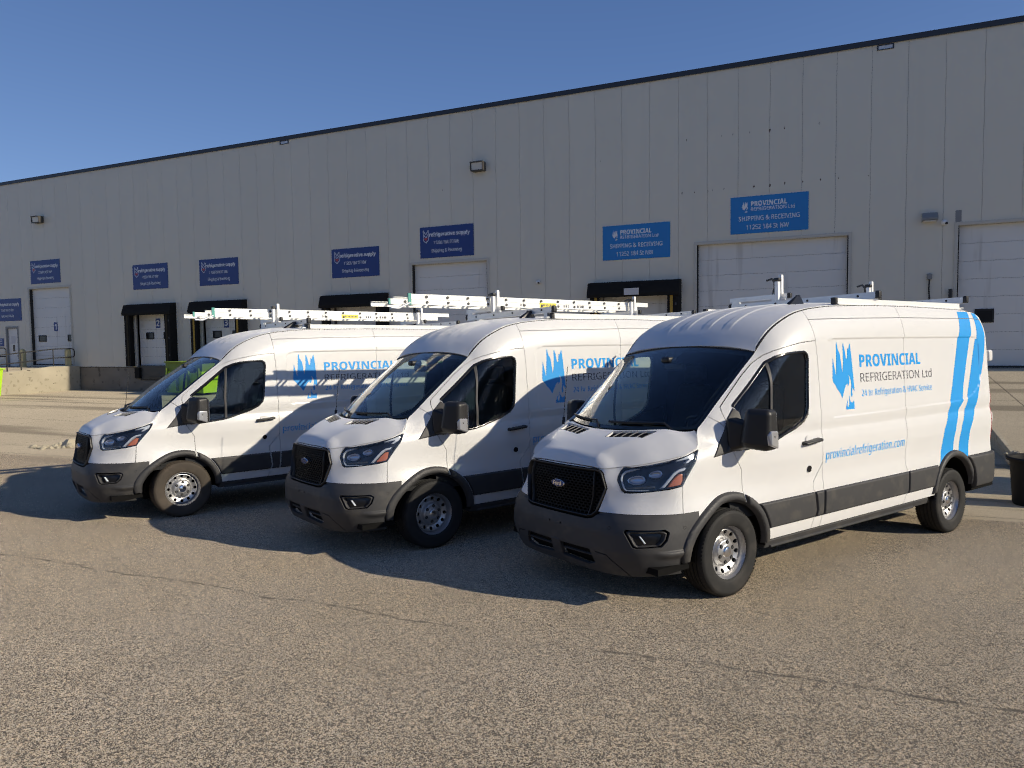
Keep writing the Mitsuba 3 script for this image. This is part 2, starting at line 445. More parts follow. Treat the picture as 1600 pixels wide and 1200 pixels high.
def sectional(name, label, u0, u1, z0, z1, nsec, wins, number=None, depth=0.16, group=None, streaks=0, frame=True):
    """Overhead door: sections with grooves, dark windows, jamb frame."""
    d = thing(name, label, 'overhead door', group)
    h = (z1 - z0) / nsec
    for i in range(nsec):
        za, zb = z0 + i * h + 0.004, z0 + (i + 1) * h - 0.004
        sec = [bx(u0 + 0.01, u1 - 0.01, depth, depth + 0.05, za, zb)]
        wput(d, 'section', cat(sec), 'm_door')
    wput(d, 'door_backing', bx(u0, u1, depth + 0.055, depth + 0.08, z0, z1), 'm_wall_back')
    for (wa, wb_, wc, wd) in wins:
        w = wput(d, 'window', cat([bx(wa, wb_, depth - 0.03, depth, wd - 0.05, wd), bx(wa, wb_, depth - 0.03, depth, wc, wc + 0.05), bx(wa, wa + 0.05, depth - 0.03, depth, wc + 0.05, wd - 0.05), bx(wb_ - 0.05, wb_, depth - 0.03, depth, wc + 0.05, wd - 0.05)]), 'm_seal')
        wput(w, 'pane', bx(wa + 0.05, wb_ - 0.05, depth - 0.012, depth - 0.001, wc + 0.05, wd - 0.05), 'm_window_dark')
    if frame:
        wput(d, 'jamb', cat([bx(u0 - 0.10, u0, -0.03, depth + 0.02, z0 - 0.1, z1 + 0.10), bx(u1, u1 + 0.10, -0.03, depth + 0.02, z0 - 0.1, z1 + 0.10)]), 'm_jamb')
        wput(d, 'lintel', bx(u0, u1, -0.028, depth + 0.02, z1, z1 + 0.10), 'm_jamb')
        wput(d, 'weather_strip', cat([bx(u0, u0 + 0.035, 0.02, depth - 0.004, z0, z1), bx(u1 - 0.035, u1, 0.02, depth - 0.004, z0, z1), bx(u0 + 0.035, u1 - 0.035, 0.05, depth - 0.004, z0, z0 + 0.06)]), 'm_seal')
    if number:
        nu, nz, txt = number
        s = wput(d, 'number_sign', bx(nu - 0.15, nu + 0.15, depth - 0.014, depth - 0.004, nz - 0.24, nz + 0.24), 'm_sign_navy')
        t = text_mesh(txt, 0.30, 0.003, 700)
        t.apply_translation([nu - (t.bounds[0][0] + t.bounds[1][0]) / 2, nz - 0.15, -(depth - 0.0145)])
        wput(s, 'numeral', wallmesh(t), 'm_sign_white')
    return d


d1 = sectional('overhead_door', 'white overhead door numbered 1 at the top of the left ramp', *[DOORS[0][i] for i in (0, 1, 2, 3)], 8, [(-44.42, -43.78, 2.17, 2.53), (-41.98, -41.55, 2.17, 2.53)], (-42.95, 2.98, '1'))
put(d1, 'red_window_card', shape(bx(-44.32, -43.90, 0.149, 0.151, 2.23, 2.46), 'm_red_thing'), M=WM)  # flat red card set inside the left pane
labels[d1 + '__red_window_card'] = {'label': 'red card at the left window'}
sectional('overhead_door', 'white overhead door below the dark blue sign in the middle of the wall', -20.02, -16.56, 0.87, 5.06, 8, [])
sectional('overhead_door', 'wide white overhead door under the higher light blue sign', -8.43, -3.64, 0.87, 5.12, 8, [(-7.9, -7.3, 2.2, 2.6), (-5.2, -4.6, 2.2, 2.6)])
sectional('overhead_door', 'stained white overhead door cut off by the right edge of the photo', -0.62, 3.9, 0.87, 5.20, 8, [(-0.12, 0.38, 2.24, 2.66), (2.6, 3.1, 2.24, 2.66)])

dock_lab = ['black padded dock seal around the dock door numbered 2', 'black padded dock seal around the dock door numbered 3, yellow guide strips', 'black padded dock seal half hidden behind the leftmost rooftop ladder', 'black padded dock seal with a white paper on its head pad']
door_lab = ['recessed dock door numbered 2 with two small dark windows', 'recessed dock door numbered 3 behind the front of the leftmost van', 'recessed dock door behind the ladder on the leftmost van', 'recessed dock door below the lower light blue sign']
for i, c in enumerate(DOCKS):
    s = thing('dock_seal', dock_lab[i], 'dock seal')
    pad = 'm_seal_pad'
    for sg in (-1, 1):
        o, inn = c + sg * 1.66, c + sg * 1.33
        wedge = Polygon([(o, 0), (o - sg * 0.06, 0.36), (inn - sg * 0.10, 0.36), (inn + sg * 0.05, 0)])
        m = extr(wedge, 0.83, 3.52)
        m = trimesh.Trimesh(np.stack([m.vertices[:, 0], -m.vertices[:, 1], m.vertices[:, 2]], 1), m.faces[:, ::-1], process=False)
        wput(s, 'side_pad', m, pad)
        for zz in (1.35, 2.2, 3.05):
            wput(s, 'clip', bx(o - sg * 0.10, o - sg * 0.16, -0.375, -0.355, zz, zz + 0.09), 'm_dark_steel')
        wput(s, 'guide_strip', bx(inn + sg * 0.0, inn + sg * 0.10, -0.378, -0.362, 0.85, 3.42), 'm_yellow_pad' if i in (1, 3) else 'm_seal_brown')
    hp = Polygon([(0, 3.45), (0.42, 3.40), (0.44, 3.52), (0.30, 3.93), (0.0, 3.98)])
    m = extr(hp, c - 1.70, c + 1.66)
    m = trimesh.Trimesh(np.stack([m.vertices[:, 2], -m.vertices[:, 0], m.vertices[:, 1]], 1), m.faces, process=False)
    wput(s, 'head_pad', m, pad)
    if i == 3:
        wput(s, 'paper_notice', bx(c - 0.30, c + 0.24, -0.452, -0.446, 3.46, 3.70), 'm_paper')
    bmp = [bx(c + sg * 1.12 - 0.16, c + sg * 1.12 + 0.16, -0.14, -0.02, 0.22, 0.76) for sg in (-1, 1)]
    for b in bmp:
        wput(s, 'bumper_block', b, 'm_seal_pad')
    wput(s, 'leveller_lip', cat([bx(c - 1.0, c + 1.0, -0.03, 0.3, 0.80, 0.86), bx(c - 0.9, c + 0.9, -0.02, 0.04, 0.16, 0.78), bx(c - 0.45, c + 0.5, -0.06, -0.02, 0.26, 0.32)]), 'm_dark_steel')
    num = (c + 0.12, 3.00, '2') if i == 0 else (c + 0.12, 2.93, '3') if i == 1 else None
    sectional('dock_door', door_lab[i], c - 1.24, c + 1.24, 0.87, 3.60, 6, [(c - 0.75, c - 0.20, 2.20, 2.55), (c + 0.50, c + 1.05, 2.20, 2.55)], num, depth=0.22, frame=False)

# personnel door and its small plate
pdr = thing('personnel_door', 'grey steel personnel door at the left edge beside overhead door 1', 'door')
wput(pdr, 'door_leaf', bx(-46.96, -46.04, 0.06, 0.10, 0.76, 2.94), 'm_door')
wput(pdr, 'frame', cat([bx(-47.06, -46.97, -0.03, 0.11, 0.74, 3.06), bx(-46.03, -45.94, -0.03, 0.11, 0.74, 3.06), bx(-46.97, -46.03, -0.03, 0.11, 2.95, 3.06)]), 'm_frame')
wput(pdr, 'paper_notice', bx(-46.72, -46.34, 0.052, 0.058, 2.10, 2.52), 'm_paper')
wput(pdr, 'window', bx(-46.60, -46.42, 0.050, 0.058, 1.66, 2.02), 'm_window_dark')
wput(pdr, 'handle', bx(-46.16, -46.08, 0.0, 0.058, 1.36, 1.42), 'm_dark_steel')
ps = thing('small_wall_plate', 'small blue plate on the wall left of the personnel door', 'sign')
wput(ps, 'panel', bx(-48.1, -47.3, -0.02, -0.004, 1.95, 2.40), 'm_sign_navy')
for zz in (2.08, 2.20, 2.30):
    wput(ps, 'text_line', bx(-48.0, -47.42, -0.023, -0.0205, zz, zz + 0.03), 'm_sign_white')


def sign_text(parent, name, txt, u, z, h, width, bold, mat, center=False):
    t = text_mesh(txt, h, 0.003, 800 if bold else 500)
    w = t.bounds[1][0] - t.bounds[0][0]
    v = t.vertices.copy()
    v[:, 0] = (v[:, 0] - t.bounds[0][0]) * (width / w) + (u - width / 2 if center else u)
    v[:, 1] += z
    v[:, 2] += 0.024
    wput(parent, name, wallmesh(trimesh.Trimesh(v, t.faces, process=False)), mat)


LOGO_MAIN = [(-1.512, 1.888), (-1.551, 1.713), (-1.571, 1.905), (-1.577, 2.009), (-1.59, 2.028), (-1.6, 1.966), (-1.632, 1.916), (-1.645, 1.836), (-1.656, 1.74), (-1.679, 1.835), (-1.685, 2.002), (-1.696, 2.018), (-1.715, 1.958), (-1.731, 1.874), (-1.75, 1.874), (-1.762, 1.973), (-1.777, 1.954), (-1.796, 2.001), (-1.809, 2.017), (-1.822, 1.907), (-1.834, 1.718), (-1.842, 1.561), (-1.819, 1.584), (-1.801, 1.601), (-1.8, 1.551), (-1.804, 1.532), (-1.79, 1.509), (-1.777, 1.521), (-1.775, 1.552), (-1.792, 1.62), (-1.789, 1.67), (-1.772, 1.702), (-1.755, 1.718), (-1.765, 1.683), (-1.761, 1.646), (-1.743, 1.619), (-1.726, 1.62), (-1.735, 1.644), (-1.699, 1.624), (-1.664, 1.57), (-1.629, 1.507), (-1.602, 1.554), (-1.547, 1.606), (-1.538, 1.624), (-1.494, 1.666), (-1.49, 1.694)]
LOGO_BASE = [(-1.675, 1.402), (-1.681, 1.427), (-1.71, 1.481), (-1.72, 1.486), (-1.706, 1.444), (-1.709, 1.425), (-1.726, 1.424), (-1.739, 1.46), (-1.74, 1.523), (-1.747, 1.532), (-1.751, 1.491), (-1.765, 1.468), (-1.787, 1.459), (-1.805, 1.466), (-1.812, 1.481), (-1.826, 1.456), (-1.819, 1.4)]
navy_lab = [(-44.59, 5.35, 6.61, 'dark blue supply sign above overhead door 1'), (-36.54, 4.71, 5.95, 'dark blue supply sign above the leftmost dock seal'), (-31.95, 4.71, 5.95, 'dark blue supply sign above the dock seal with yellow guide strips'), (-24.09, 4.71, 5.95, 'dark blue supply sign above the leftmost rooftop ladder'), (-19.60, 5.30, 6.55, 'higher dark blue supply sign above the middle overhead door'), (-48.04, 3.37, 4.62, 'dark blue supply sign cut off by the left edge, above the personnel door')]
for i, (u0, z0, z1, lab) in enumerate(navy_lab):
    s = thing('company_sign', lab, 'sign')
    wput(s, 'panel', bx(u0, u0 + 2.46, -0.022, -0.004, z0, z1), 'm_sign_navy')
    sign_text(s, 'lettering', 'refrigerative supply', u0 + 0.44, z0 + 0.86, 0.155, 1.86, True, 'm_sign_white')
    sign_text(s, 'lettering', '11260 184 ST NW', u0 + 1.23, z0 + 0.54, 0.135, 1.16, False, 'm_sign_white', True)
    sign_text(s, 'lettering', 'Customer Pick Up' if i == 5 else 'Shipping & Receiving', u0 + 1.23, z0 + 0.22, 0.135, 1.16 if i == 5 else 1.40, False, 'm_sign_white', True)
    cx, cz = u0 + 0.28, z0 + 0.85
    fox = [LineString([(cx - .12, cz + .27), (cx - .12, cz + .10), (cx, cz - .02), (cx + .12, cz + .10), (cx + .12, cz + .27), (cx, cz + .10), (cx - .12, cz + .27)]), LineString([(cx - .12, cz + .10), (cx - .12, cz - .12), (cx, cz - .24), (cx + .12, cz - .12), (cx + .12, cz + .10)])]
    wput(s, 'emblem', wallmesh(extr(unary_union(fox).buffer(0.011), 0.024, 0.027)), 'm_sign_white')
    wput(s, 'emblem_mark', wallmesh(extr(Polygon([(cx - .085, cz - .02), (cx, cz - .05), (cx + .085, cz - .02), (cx + .06, cz - .09), (cx, cz - .15), (cx - .06, cz - .09)]), 0.024, 0.027)), 'm_sign_red')
for u0, z0, z1, lab in [(-11.82, 4.77, 6.01, 'light blue refrigeration sign above the dock seal with the paper notice'), (-7.30, 5.395, 6.63, 'light blue refrigeration sign above the wide overhead door')]:
    s = thing('company_sign', lab, 'sign')
    wput(s, 'panel', bx(u0, u0 + 2.46, -0.022, -0.004, z0, z1), 'm_sign_blue')
    sign_text(s, 'lettering', 'PROVINCIAL', u0 + 0.66, z0 + 0.90, 0.165, 1.14, True, 'm_sign_white')
    sign_text(s, 'lettering', 'REFRIGERATION Ltd', u0 + 0.66, z0 + 0.745, 0.115, 1.38, False, 'm_sign_white')
    sign_text(s, 'lettering', 'SHIPPING & RECEIVING', u0 + 1.23, z0 + 0.425, 0.15, 1.92, False, 'm_sign_white', True)
    sign_text(s, 'lettering', '11252 184 St NW', u0 + 1.19, z0 + 0.13, 0.155, 1.34, False, 'm_sign_white', True)
    lg = [Polygon([(u0 + 0.37 + (-1.49 - x) * 0.52, z0 + 0.71 + (z - 1.40) * 0.57) for x, z in L]).buffer(0) for L in (LOGO_MAIN, LOGO_BASE)]
    wput(s, 'emblem', wallmesh(extr(unary_union(lg), 0.024, 0.027)), 'm_sign_white')

# lamps and cameras on the wall
for u, z, w, lab in [(-17.10, 8.70, 0.55, 'bronze floodlight box high on the wall above the middle overhead door'), (-43.88, 8.78, 0.62, 'bronze floodlight box high on the wall above overhead door 1')]:
    l = thing('wall_floodlight', lab, 'wall lamp')
    wput(l, 'housing', cat([bx(u, u + w, -0.34, -0.02, z + 0.13, z + 0.17), bx(u, u + w, -0.28, -0.02, z - 0.18, z - 0.145), bx(u, u + 0.03, -0.31, -0.02, z - 0.145, z + 0.13), bx(u + w - 0.03, u + w, -0.31, -0.02, z - 0.145, z + 0.13), bx(u + 0.03, u + w - 0.03, -0.06, -0.02, z - 0.145, z + 0.13)]), 'm_lamp_metal')
    wput(l, 'lens', trimesh.Trimesh(*(lambda b: (b.vertices + np.where(b.vertices[:, 2:3] > z, np.array([[0, -0.03, 0]]), 0), b.faces))(bx(u + 0.035, u + w - 0.035, -0.255, -0.235, z - 0.143, z + 0.128)), process=False), 'm_lamp_glass')
l = thing('wall_floodlight', 'grey hooded wall lamp left of the right overhead door', 'wall lamp')
hp = Polygon([(0, 5.37), (0.26, 5.40), (0.26, 5.46), (0.12, 5.63), (0, 5.63)])
m = extr(hp, -1.60, -1.18)
wput(l, 'hood', trimesh.Trimesh(np.stack([m.vertices[:, 2], -m.vertices[:, 0], m.vertices[:, 1]], 1), m.faces, process=False), 'm_frame')
wput(l, 'lens', bx(-1.56, -1.22, -0.23, -0.03, 5.355, 5.385), 'm_lamp_glass')
for u, z, r, lab in [(-1.0, 5.31, 0.085, 'white dome camera right of the grey hooded wall lamp'), (-14.37, 4.10, 0.075, 'small white camera on the wall above the middle van rooftop ladder')]:
    c = thing('security_camera', lab, 'camera')
    b = trimesh.creation.icosphere(3, r)
    b.apply_scale([1.0, 1.25, 0.95])
    b.apply_translation([u, -0.10, z])
    wput(c, 'dome', cat([b, bx(u - 0.05, u + 0.05, -0.04, -0.002, z - 0.05, z + 0.07)]), 'm_white_plastic', True)
    e = trimesh.creation.icosphere(2, r * 0.5)
    e.apply_translation([u + 0.05, -0.10 - r * 0.95, z - 0.035])
    wput(c, 'lens', e, 'm_gloss_black', True)
o = thing('outlet_box', 'small grey outlet box with a hanging black cable between the right doors', 'outlet')
wput(o, 'box', rbx(-1.43, -1.29, -0.09, -0.002, 3.60, 3.78, 0.015), 'm_frame')
wput(o, 'cable', tube([(-1.36, -0.05, 3.62), (-1.37, -0.05, 3.3), (-1.35, -0.05, 3.0), (-1.36, -0.05, 2.4), (-1.36, -0.05, 1.5)], 0.022), 'm_seal')
dp = thing('downpipe', 'short dark pipe on the jamb of the right overhead door', 'pipe')
wput(dp, 'pipe', tube([(-0.80, -0.09, 0.9), (-0.80, -0.09, 3.28)], 0.05), 'm_rail')

# ------------------------------------------------------------------ left ramp with railing, bollards
rp = thing('loading_ramp', 'concrete ramp with sunlit side wall up to overhead door 1', 'ramp')


def ramp_top(d):
    return np.interp(d, [0, 1.35, 18.0], [0.84, 0.87, -0.55])


ds = np.array([0.02, 0.7, 1.35, 3, 6, 9, 12, 15])
prof = Polygon([(d, float(ramp_top(d))) for d in ds] + [(15, -0.9), (0.02, -0.9)])


def outw(poly, ua, ub):
    """(d outward, z) polygon extruded along u."""
    m = extr(poly, ua, ub)
    return trimesh.Trimesh(np.stack([m.vertices[:, 2], -m.vertices[:, 0], m.vertices[:, 1]], 1), m.faces, process=False)


wput(rp, 'side_wall', outw(prof, -41.16, -40.9), 'm_concrete')
wput(rp, 'ramp_slab', outw(Polygon([(d, float(ramp_top(d)) - 0.08 if d > 0.8 else 0.76) for d in ds] + [(15, -0.95), (0.02, -0.95)]), -54.0, -41.16), 'm_apron')
hr = thing('hand_railing', 'black pipe railing on top of the ramp side wall', 'railing')
U0 = -41.0
top = [(U0, -7.5, 1.19), (U0, -3.73, 1.53), (U0, -1.36, 1.76), (U0, -0.42, 1.78), (U0, -0.28, 1.75), (U0, -0.21, 1.66), (U0, -0.21, 1.42), (U0, -0.28, 1.34), (U0, -0.42, 1.32), (U0, -1.36, 1.30), (U0, -3.0, 1.13), (U0, -7.5, 0.72)]
wput(hr, 'rail_tube', tube(top, 0.028), 'm_rail', 30)
for d, zt in ((1.36, 1.75), (3.0, 1.59), (5.2, 1.38)):
    wput(hr, 'post', tube([(U0, -d, float(ramp_top(d)) - 0.02), (U0, -d, zt)], 0.028), 'm_rail', 30)
hr2 = thing('hand_railing', 'short black pipe railing by the personnel door at the left edge', 'railing')
wput(hr2, 'rail_tube', cat([tube([(-44.2, -3.0, 1.85), (-42.3, -3.0, 1.85), (-42.17, -3.0, 1.80), (-42.13, -3.0, 1.7), (-42.13, -3.0, 0.62)], 0.03), tube([(-44.2, -3.0, 1.42), (-42.13, -3.0, 1.42)], 0.028)]), 'm_rail', 30)
for u in (-43.2,):
    wput(hr2, 'post', tube([(u, -3.0, 0.6), (u, -3.0, 1.85)], 0.03), 'm_rail', 30)
for u, lab in ((-45.0, 'pale yellow bollard at the left side of overhead door 1'), (-41.22, 'pale yellow bollard behind the railing at the right side of overhead door 1')):
    b = thing('bollard', lab, 'bollard')
    mm = lathe([(0.0, 1.80), (0.08, 1.78), (0.14, 1.70), (0.155, 1.6), (0.155, 0.6)], 24)
    mm.apply_translation([u, -0.42, 0])
    wput(b, 'post', mm, 'm_bollard', True)

# right ramp
rr = thing('loading_ramp', 'concrete ramp sloping down from the right overhead door', 'ramp')
wput(rr, 'ramp_slab', outw(Polygon([(0.02, 0.868), (4, 0.42), (8, -0.04), (10.9, -0.40), (11.4, -0.62), (11.4, -0.9), (0.02, -0.9)]), -1.0, 7.0), 'm_apron')
wput(rr, 'edge_strip', outw(Polygon([(0.02, 0.872), (4, 0.426), (8, -0.034), (10.7, -0.37), (10.7, -0.45), (0.02, 0.70)]), -1.03, -0.97), 'm_concrete')
rub = []
for i in range(14):
    s = trimesh.creation.icosphere(1, 0.03 + 0.06 * rng.random())
    s.vertices *= 0.7 + 0.6 * rng.random(s.vertices.shape)
    d, u = 10.1 + 0.7 * rng.random(), -1.15 + 0.5 * rng.random()
    s.apply_translation([u, -d, 0.87 - 0.117 * d + 0.02])
    rub.append(s)
wput(rr, 'broken_edge', cat(rub), 'm_concrete')
labels[rr + '__broken_edge'] = {'kind': 'stuff'}


def world_box(name_parent, name, mesh, mat, x, y, rot=0.0, smooth=False, z=None):
    M = np.eye(4)
    c, s = math.cos(rot), math.sin(rot)
    M[:2, :2] = [[c, -s], [s, c]]
    M[:3, 3] = (x, y, float(ground_z(np.float64(x), np.float64(y))) if z is None else z)
    return put(name_parent, name, shape(mesh, mat, smooth), M=M)


WROT = math.atan2(WU[1], WU[0])
# lime bins
x, y = uw(-39.35, 5.9)
b = thing('lime_bin', 'bright lime green bin at the left edge beside the ramp wall', 'bin')
shell = man(m3.Manifold.batch_hull([m3.Manifold.cube((1.5, 0.9, 0.01), True).translate((0, 0, 0.12)), m3.Manifold.cube((1.72, 1.1, 0.01), True).translate((0, 0, 1.3))]))
world_box(b, 'body', shell, 'm_lime', x, y, WROT)
world_box(b, 'lid', cat([rbx(-0.93, 0.93, -0.62, 0.62, 1.31, 1.37, 0.02), hull([(-0.7, 0.5, 1.36, .05), (0.7, 0.5, 1.36, .05), (-0.7, -0.4, 1.40, .05), (0.7, -0.4, 1.40, .05)])]), 'm_lime', x, y, WROT)
world_box(b, 'label_plate', bx(0.30, 0.68, -0.565, -0.553, 1.08, 1.22), 'm_paper', x, y, WROT)
for a in (-0.6, 0.6):
    for c in (-0.35, 0.35):
        w = trimesh.creation.cylinder(0.07, 0.05, sections=16)
        w.apply_transform(trimesh.transformations.rotation_matrix(math.pi / 2, [1, 0, 0]))
        w.apply_translation([a, c, 0.07])
        world_box(b, 'wheel', w, 'm_black', x, y, WROT)
x, y = uw(-31.25, 1.0)
b = thing('waste_container', 'lime green waste container standing below the docks, behind the leftmost van', 'waste container')
pr_ = Polygon([(-0.75, 0.12), (0.75, 0.12), (0.82, 1.05), (0.80, 1.10), (-0.80, 1.10), (-0.82, 1.05)])
m = extr(pr_, -1.15, 1.15)
m = trimesh.Trimesh(np.stack([m.vertices[:, 2], -m.vertices[:, 0], m.vertices[:, 1]], 1), m.faces, process=False)
world_box(b, 'body', m, 'm_lime', x, y, WROT)
world_box(b, 'lid', cat([rbx(-1.19, -0.02, -0.86, 0.84, 1.505, 1.56, .02), rbx(0.02, 1.19, -0.86, 0.84, 1.505, 1.56, .02), bx(-1.15, 1.15, -0.78, 0.78, 1.10, 1.50)]), 'm_lime_dark', x, y, WROT)
world_box(b, 'rib', cat([bx(a - 0.04, a + 0.04, -0.90, -0.82, 0.2, 1.25) for a in (-1.0, -0.35, 0.35, 1.0)]), 'm_lime_dark', x, y, WROT)
world_box(b, 'fork_pocket', cat([bx(-1.3, -1.15, -0.5, 0.5, 0.75, 0.95), bx(1.15, 1.3, -0.5, 0.5, 0.75, 0.95)]), 'm_lime', x, y, WROT)
# black round bin at the right edge
x, y = 6.86, 9.30
b = thing('trash_bin', 'black round trash bin at the right edge behind the nearest van', 'trash bin')
world_box(b, 'tub', lathe([(0.0, 0.0), (0.27, 0.0), (0.285, 0.02), (0.325, 0.555), (0.335, 0.58), (0.365, 0.585), (0.37, 0.615), (0.35, 0.63), (0.325, 0.615), (0.315, 0.56), (0.27, 0.05), (0.0, 0.045)], 56), 'm_bin', x, y, 0, 40)
# added, unseen: a shadow caster for the bin area, a dark reflection for windows
x, y = uw(0.75, 12.75)
b = thing('waste_container', 'unseen shadow caster added outside the right edge, shaped as a waste container, beside the black bin', 'waste container')
m = extr(Polygon([(-0.85, 0.10), (0.85, 0.10), (0.9, 1.25), (-0.9, 1.25)]), -0.8, 0.8)
m = trimesh.Trimesh(np.stack([m.vertices[:, 2], -m.vertices[:, 0], m.vertices[:, 1]], 1), m.faces[:, ::-1], process=False)
world_box(b, 'body', m, 'm_lime_dark', x, y, WROT)
world_box(b, 'lid', rbx(-0.85, 0.85, -0.95, 0.95, 1.255, 1.32, .02), 'm_black', x, y, WROT)
wb2 = thing('warehouse', 'added unseen grey warehouse across the yard, a dark backdrop for the van window reflections', 'warehouse')  # unseen building, added to darken what the van glass reflects
WM2 = np.eye(4)
WM2[:3, 0], WM2[:3, 1], WM2[:3, 2] = -WU, WN, (0, 0, 1)
WM2[:3, 3] = WB + WN * 62.0
for k in range(24):
    a = -52.0 + k * 5.0
    put(wb2, 'wall_panel', shape(bx(a + .02, a + 4.98, 0.0, 0.2, -0.5, 9.4), 'm_frame'), M=WM2)
for a in (-38, -22, -6, 10, 26, 42):
    put(wb2, 'loading_door', shape(bx(a, a + 4.0, -0.05, -0.002, 0.0, 4.2), 'm_dark_steel'), M=WM2)
put(wb2, 'roof', shape(bx(-52, 68, 0.0, 30, 9.41, 9.7), 'm_cap'), M=WM2)
put(wb2, 'end_wall', shape(cat([bx(-52, -51.8, 0.2, 30, -0.5, 9.4), bx(67.8, 68, 0.2, 30, -0.5, 9.4)]), 'm_frame'), M=WM2)
# broken wheel-stop kerb
cb = thing('broken_kerb', 'short broken concrete kerb left of the leftmost van', 'kerb')
kv = []
P0, P1 = np.array([-11.05, 17.5]), np.array([-8.6, 20.4])
dirv = (P1 - P0) / np.linalg.norm(P1 - P0)
rot = math.atan2(dirv[1], dirv[0])
sec = m3.Manifold.batch_hull([m3.Manifold.cube((2.8, 0.30, 0.02), True).translate((1.45, 0, 0.0)), m3.Manifold.cube((2.7, 0.18, 0.02), True).translate((1.5, 0, 0.15))])
km = man(sec.refine_to_length(0.09))
km.vertices += (meshkit.noise(km.vertices * 9.0)[:, None] - 0.5) * 0.05
world_box(cb, 'kerb_block', km, 'm_concrete', P0[0], P0[1], rot, 25)
rub = []
for i in range(40):
    s = trimesh.creation.icosphere(1, 0.02 + 0.06 * rng.random() ** 2)
    s.vertices *= 0.7 + 0.6 * rng.random(s.vertices.shape)
    s.apply_translation([-0.35 + 0.7 * rng.random() - 0.2, -0.5 + 0.9 * rng.random(), 0.015])
    rub.append(s)
world_box(cb, 'rubble', cat(rub), 'm_concrete', P0[0], P0[1], rot)
labels[cb + '__rubble'] = {'kind': 'stuff', 'label': 'crumbled concrete bits at the kerb end'}

# ------------------------------------------------------------------ van body surface
# van frame: x forward from the front axle, y to the left, z up; the body is drawn level and tipped by RAKE when placed
RAKE = 0.022
S_BASE = PchipInterpolator([.10, .20, .30, .40, .48, .60, .72, .85, .95, 1.05, 1.13, 1.20, 1.255, 1.30, 1.36, 1.45, 1.6, 1.8, 2.0, 2.2, 2.4, 2.7],
                           [.91, .92, .945, .972, .982, 
                           .985, .983, .974, .980, .988, .987, .978, .967, .974, .977, .970, .960, .948, .937, .922, .905, .87])
_ax = [-4.98, -4.9, -4.8, -4.6, -4.34, -2.9, -1.729, -1.375, -1.132, -.917, -.78, -.68, -.576, -.40, -.2, -.02, .168, .19, .26, .33, .5]
_az = [2.02, 2.18, 2.28, 2.345, 2.368, 2.386, 2.366, 2.338, 2.296, 2.216, 2.141, 2.06, 1.955, 1.818, 1.657, 1.512, 1.361, 1.349, 1.285, 1.225, 1.10]
_ay = [.74, .78, .80, .825, .835, .835, .825, .815, .81, .805, .80,   .795, .788, .789, .790, .791, .792, .797, .850, .912, .98]
ZA, YA = PchipInterpolator(_ax, _az), PchipInterpolator(_ax, _ay)


def ss(a, b, x):
    t = np.clip((x - a) / (b - a), 0, 1)
    return t * t * (3 - 2 * t)


def Sxz(x, z):
    x, z = np.broadcast_arrays(np.asarray(x, float), np.asarray(z, float))
    base = S_BASE(np.clip(z, .1, 2.7)) - 0.055 * ss(-.8, .2, x) * ss(.6, 1.05, z)
    za = ZA(np.clip(x, -4.98, .5))
    ba = S_BASE(np.clip(za, .1, 2.7)) - 0.055 * ss(-.8, .2, x) * ss(.6, 1.05, za)
    L = 0.30 - 0.10 * ss(0.0, .33, x)
    w = np.clip(1 - (za - z) / L, 0, 1.15) ** 2
    return base - np.maximum(ba - YA(np.clip(x, -4.98, .5)), 0) * w


FQ = [0, .25, .46, .593, .698, .888, 1.118]
FROWS = {
    .10: [(.90, 0), (.895, .25), (.88, .46), (.85, .58), (.80, .665), (.68, .80), (.48, .895)],
    .24: [(.95, 0), (.945, .25), (.93, .46), (.90, .58), (.86, .67), (.73, .81), (.50, .905)],
    .32: [(.985, 0), (.98, .25), (.965, .46), (.935, .59), (.895, .685), (.77, .83), (.53, .925)],
    .42: [(1.015, 0), (1.01, .25), (.995, .465), (.968, .60), (.925, .705), (.80, .855), (.55, .95)],
    .48: [(1.025, 0), (1.018, .25), (1.0, .47), (.975, .61), (.932, .715), (.81, .865), (.56, .96)],
    .58: [(1.025, 0), (1.017, .25), (1.0, .47), (.972, .61), (.928, .715), (.80, .862), (.555, .957)],
    .68: [(1.005, 0), (.998, .25), (.98, .465), (.95, .60), (.905, .70), (.78, .84), (.54, .948)],
    .745: [(.985, 0), (.975, .25), (.955, .46), (.92, .585), (.872, .68), (.745, .825), (.525, .94)],
    .85: [(.975, 0), (.965, .25), (.935, .46), (.875, .575), (.82, .665), (.70, .805), (.505, .928)],
    .95: [(.97, 0), (.96, .25), (.928, .46), (.855, .57), (.80, .655), (.68, .795), (.49, .922)],
    1.07: [(.94, 0), (.93, .25), (.90, .455), (.815, .56), (.765, .64), (.645, .78), (.455, .912)],
    1.20: [(.87, 0), (.86, .25), (.835, .45), (.77, .55), (.71, .63), (.585, .765), (.40, .897)],
    1.35: [(.75, 0), (.74, .25), (.72, .44), (.66, .54), (.60, .62), (.48, .75), (.34, .875)],
    1.60: [(.60, 0), (.59, .25), (.57, .43), (.54, .53), (.50, .61), (.42, .72), (.32, .80)],
    2.70: [(.60, 0), (.59, .25), (.57, .43), (.54, .53), (.50, .61), (.42, .70), (.32, .78)]}
QEND = 7.37


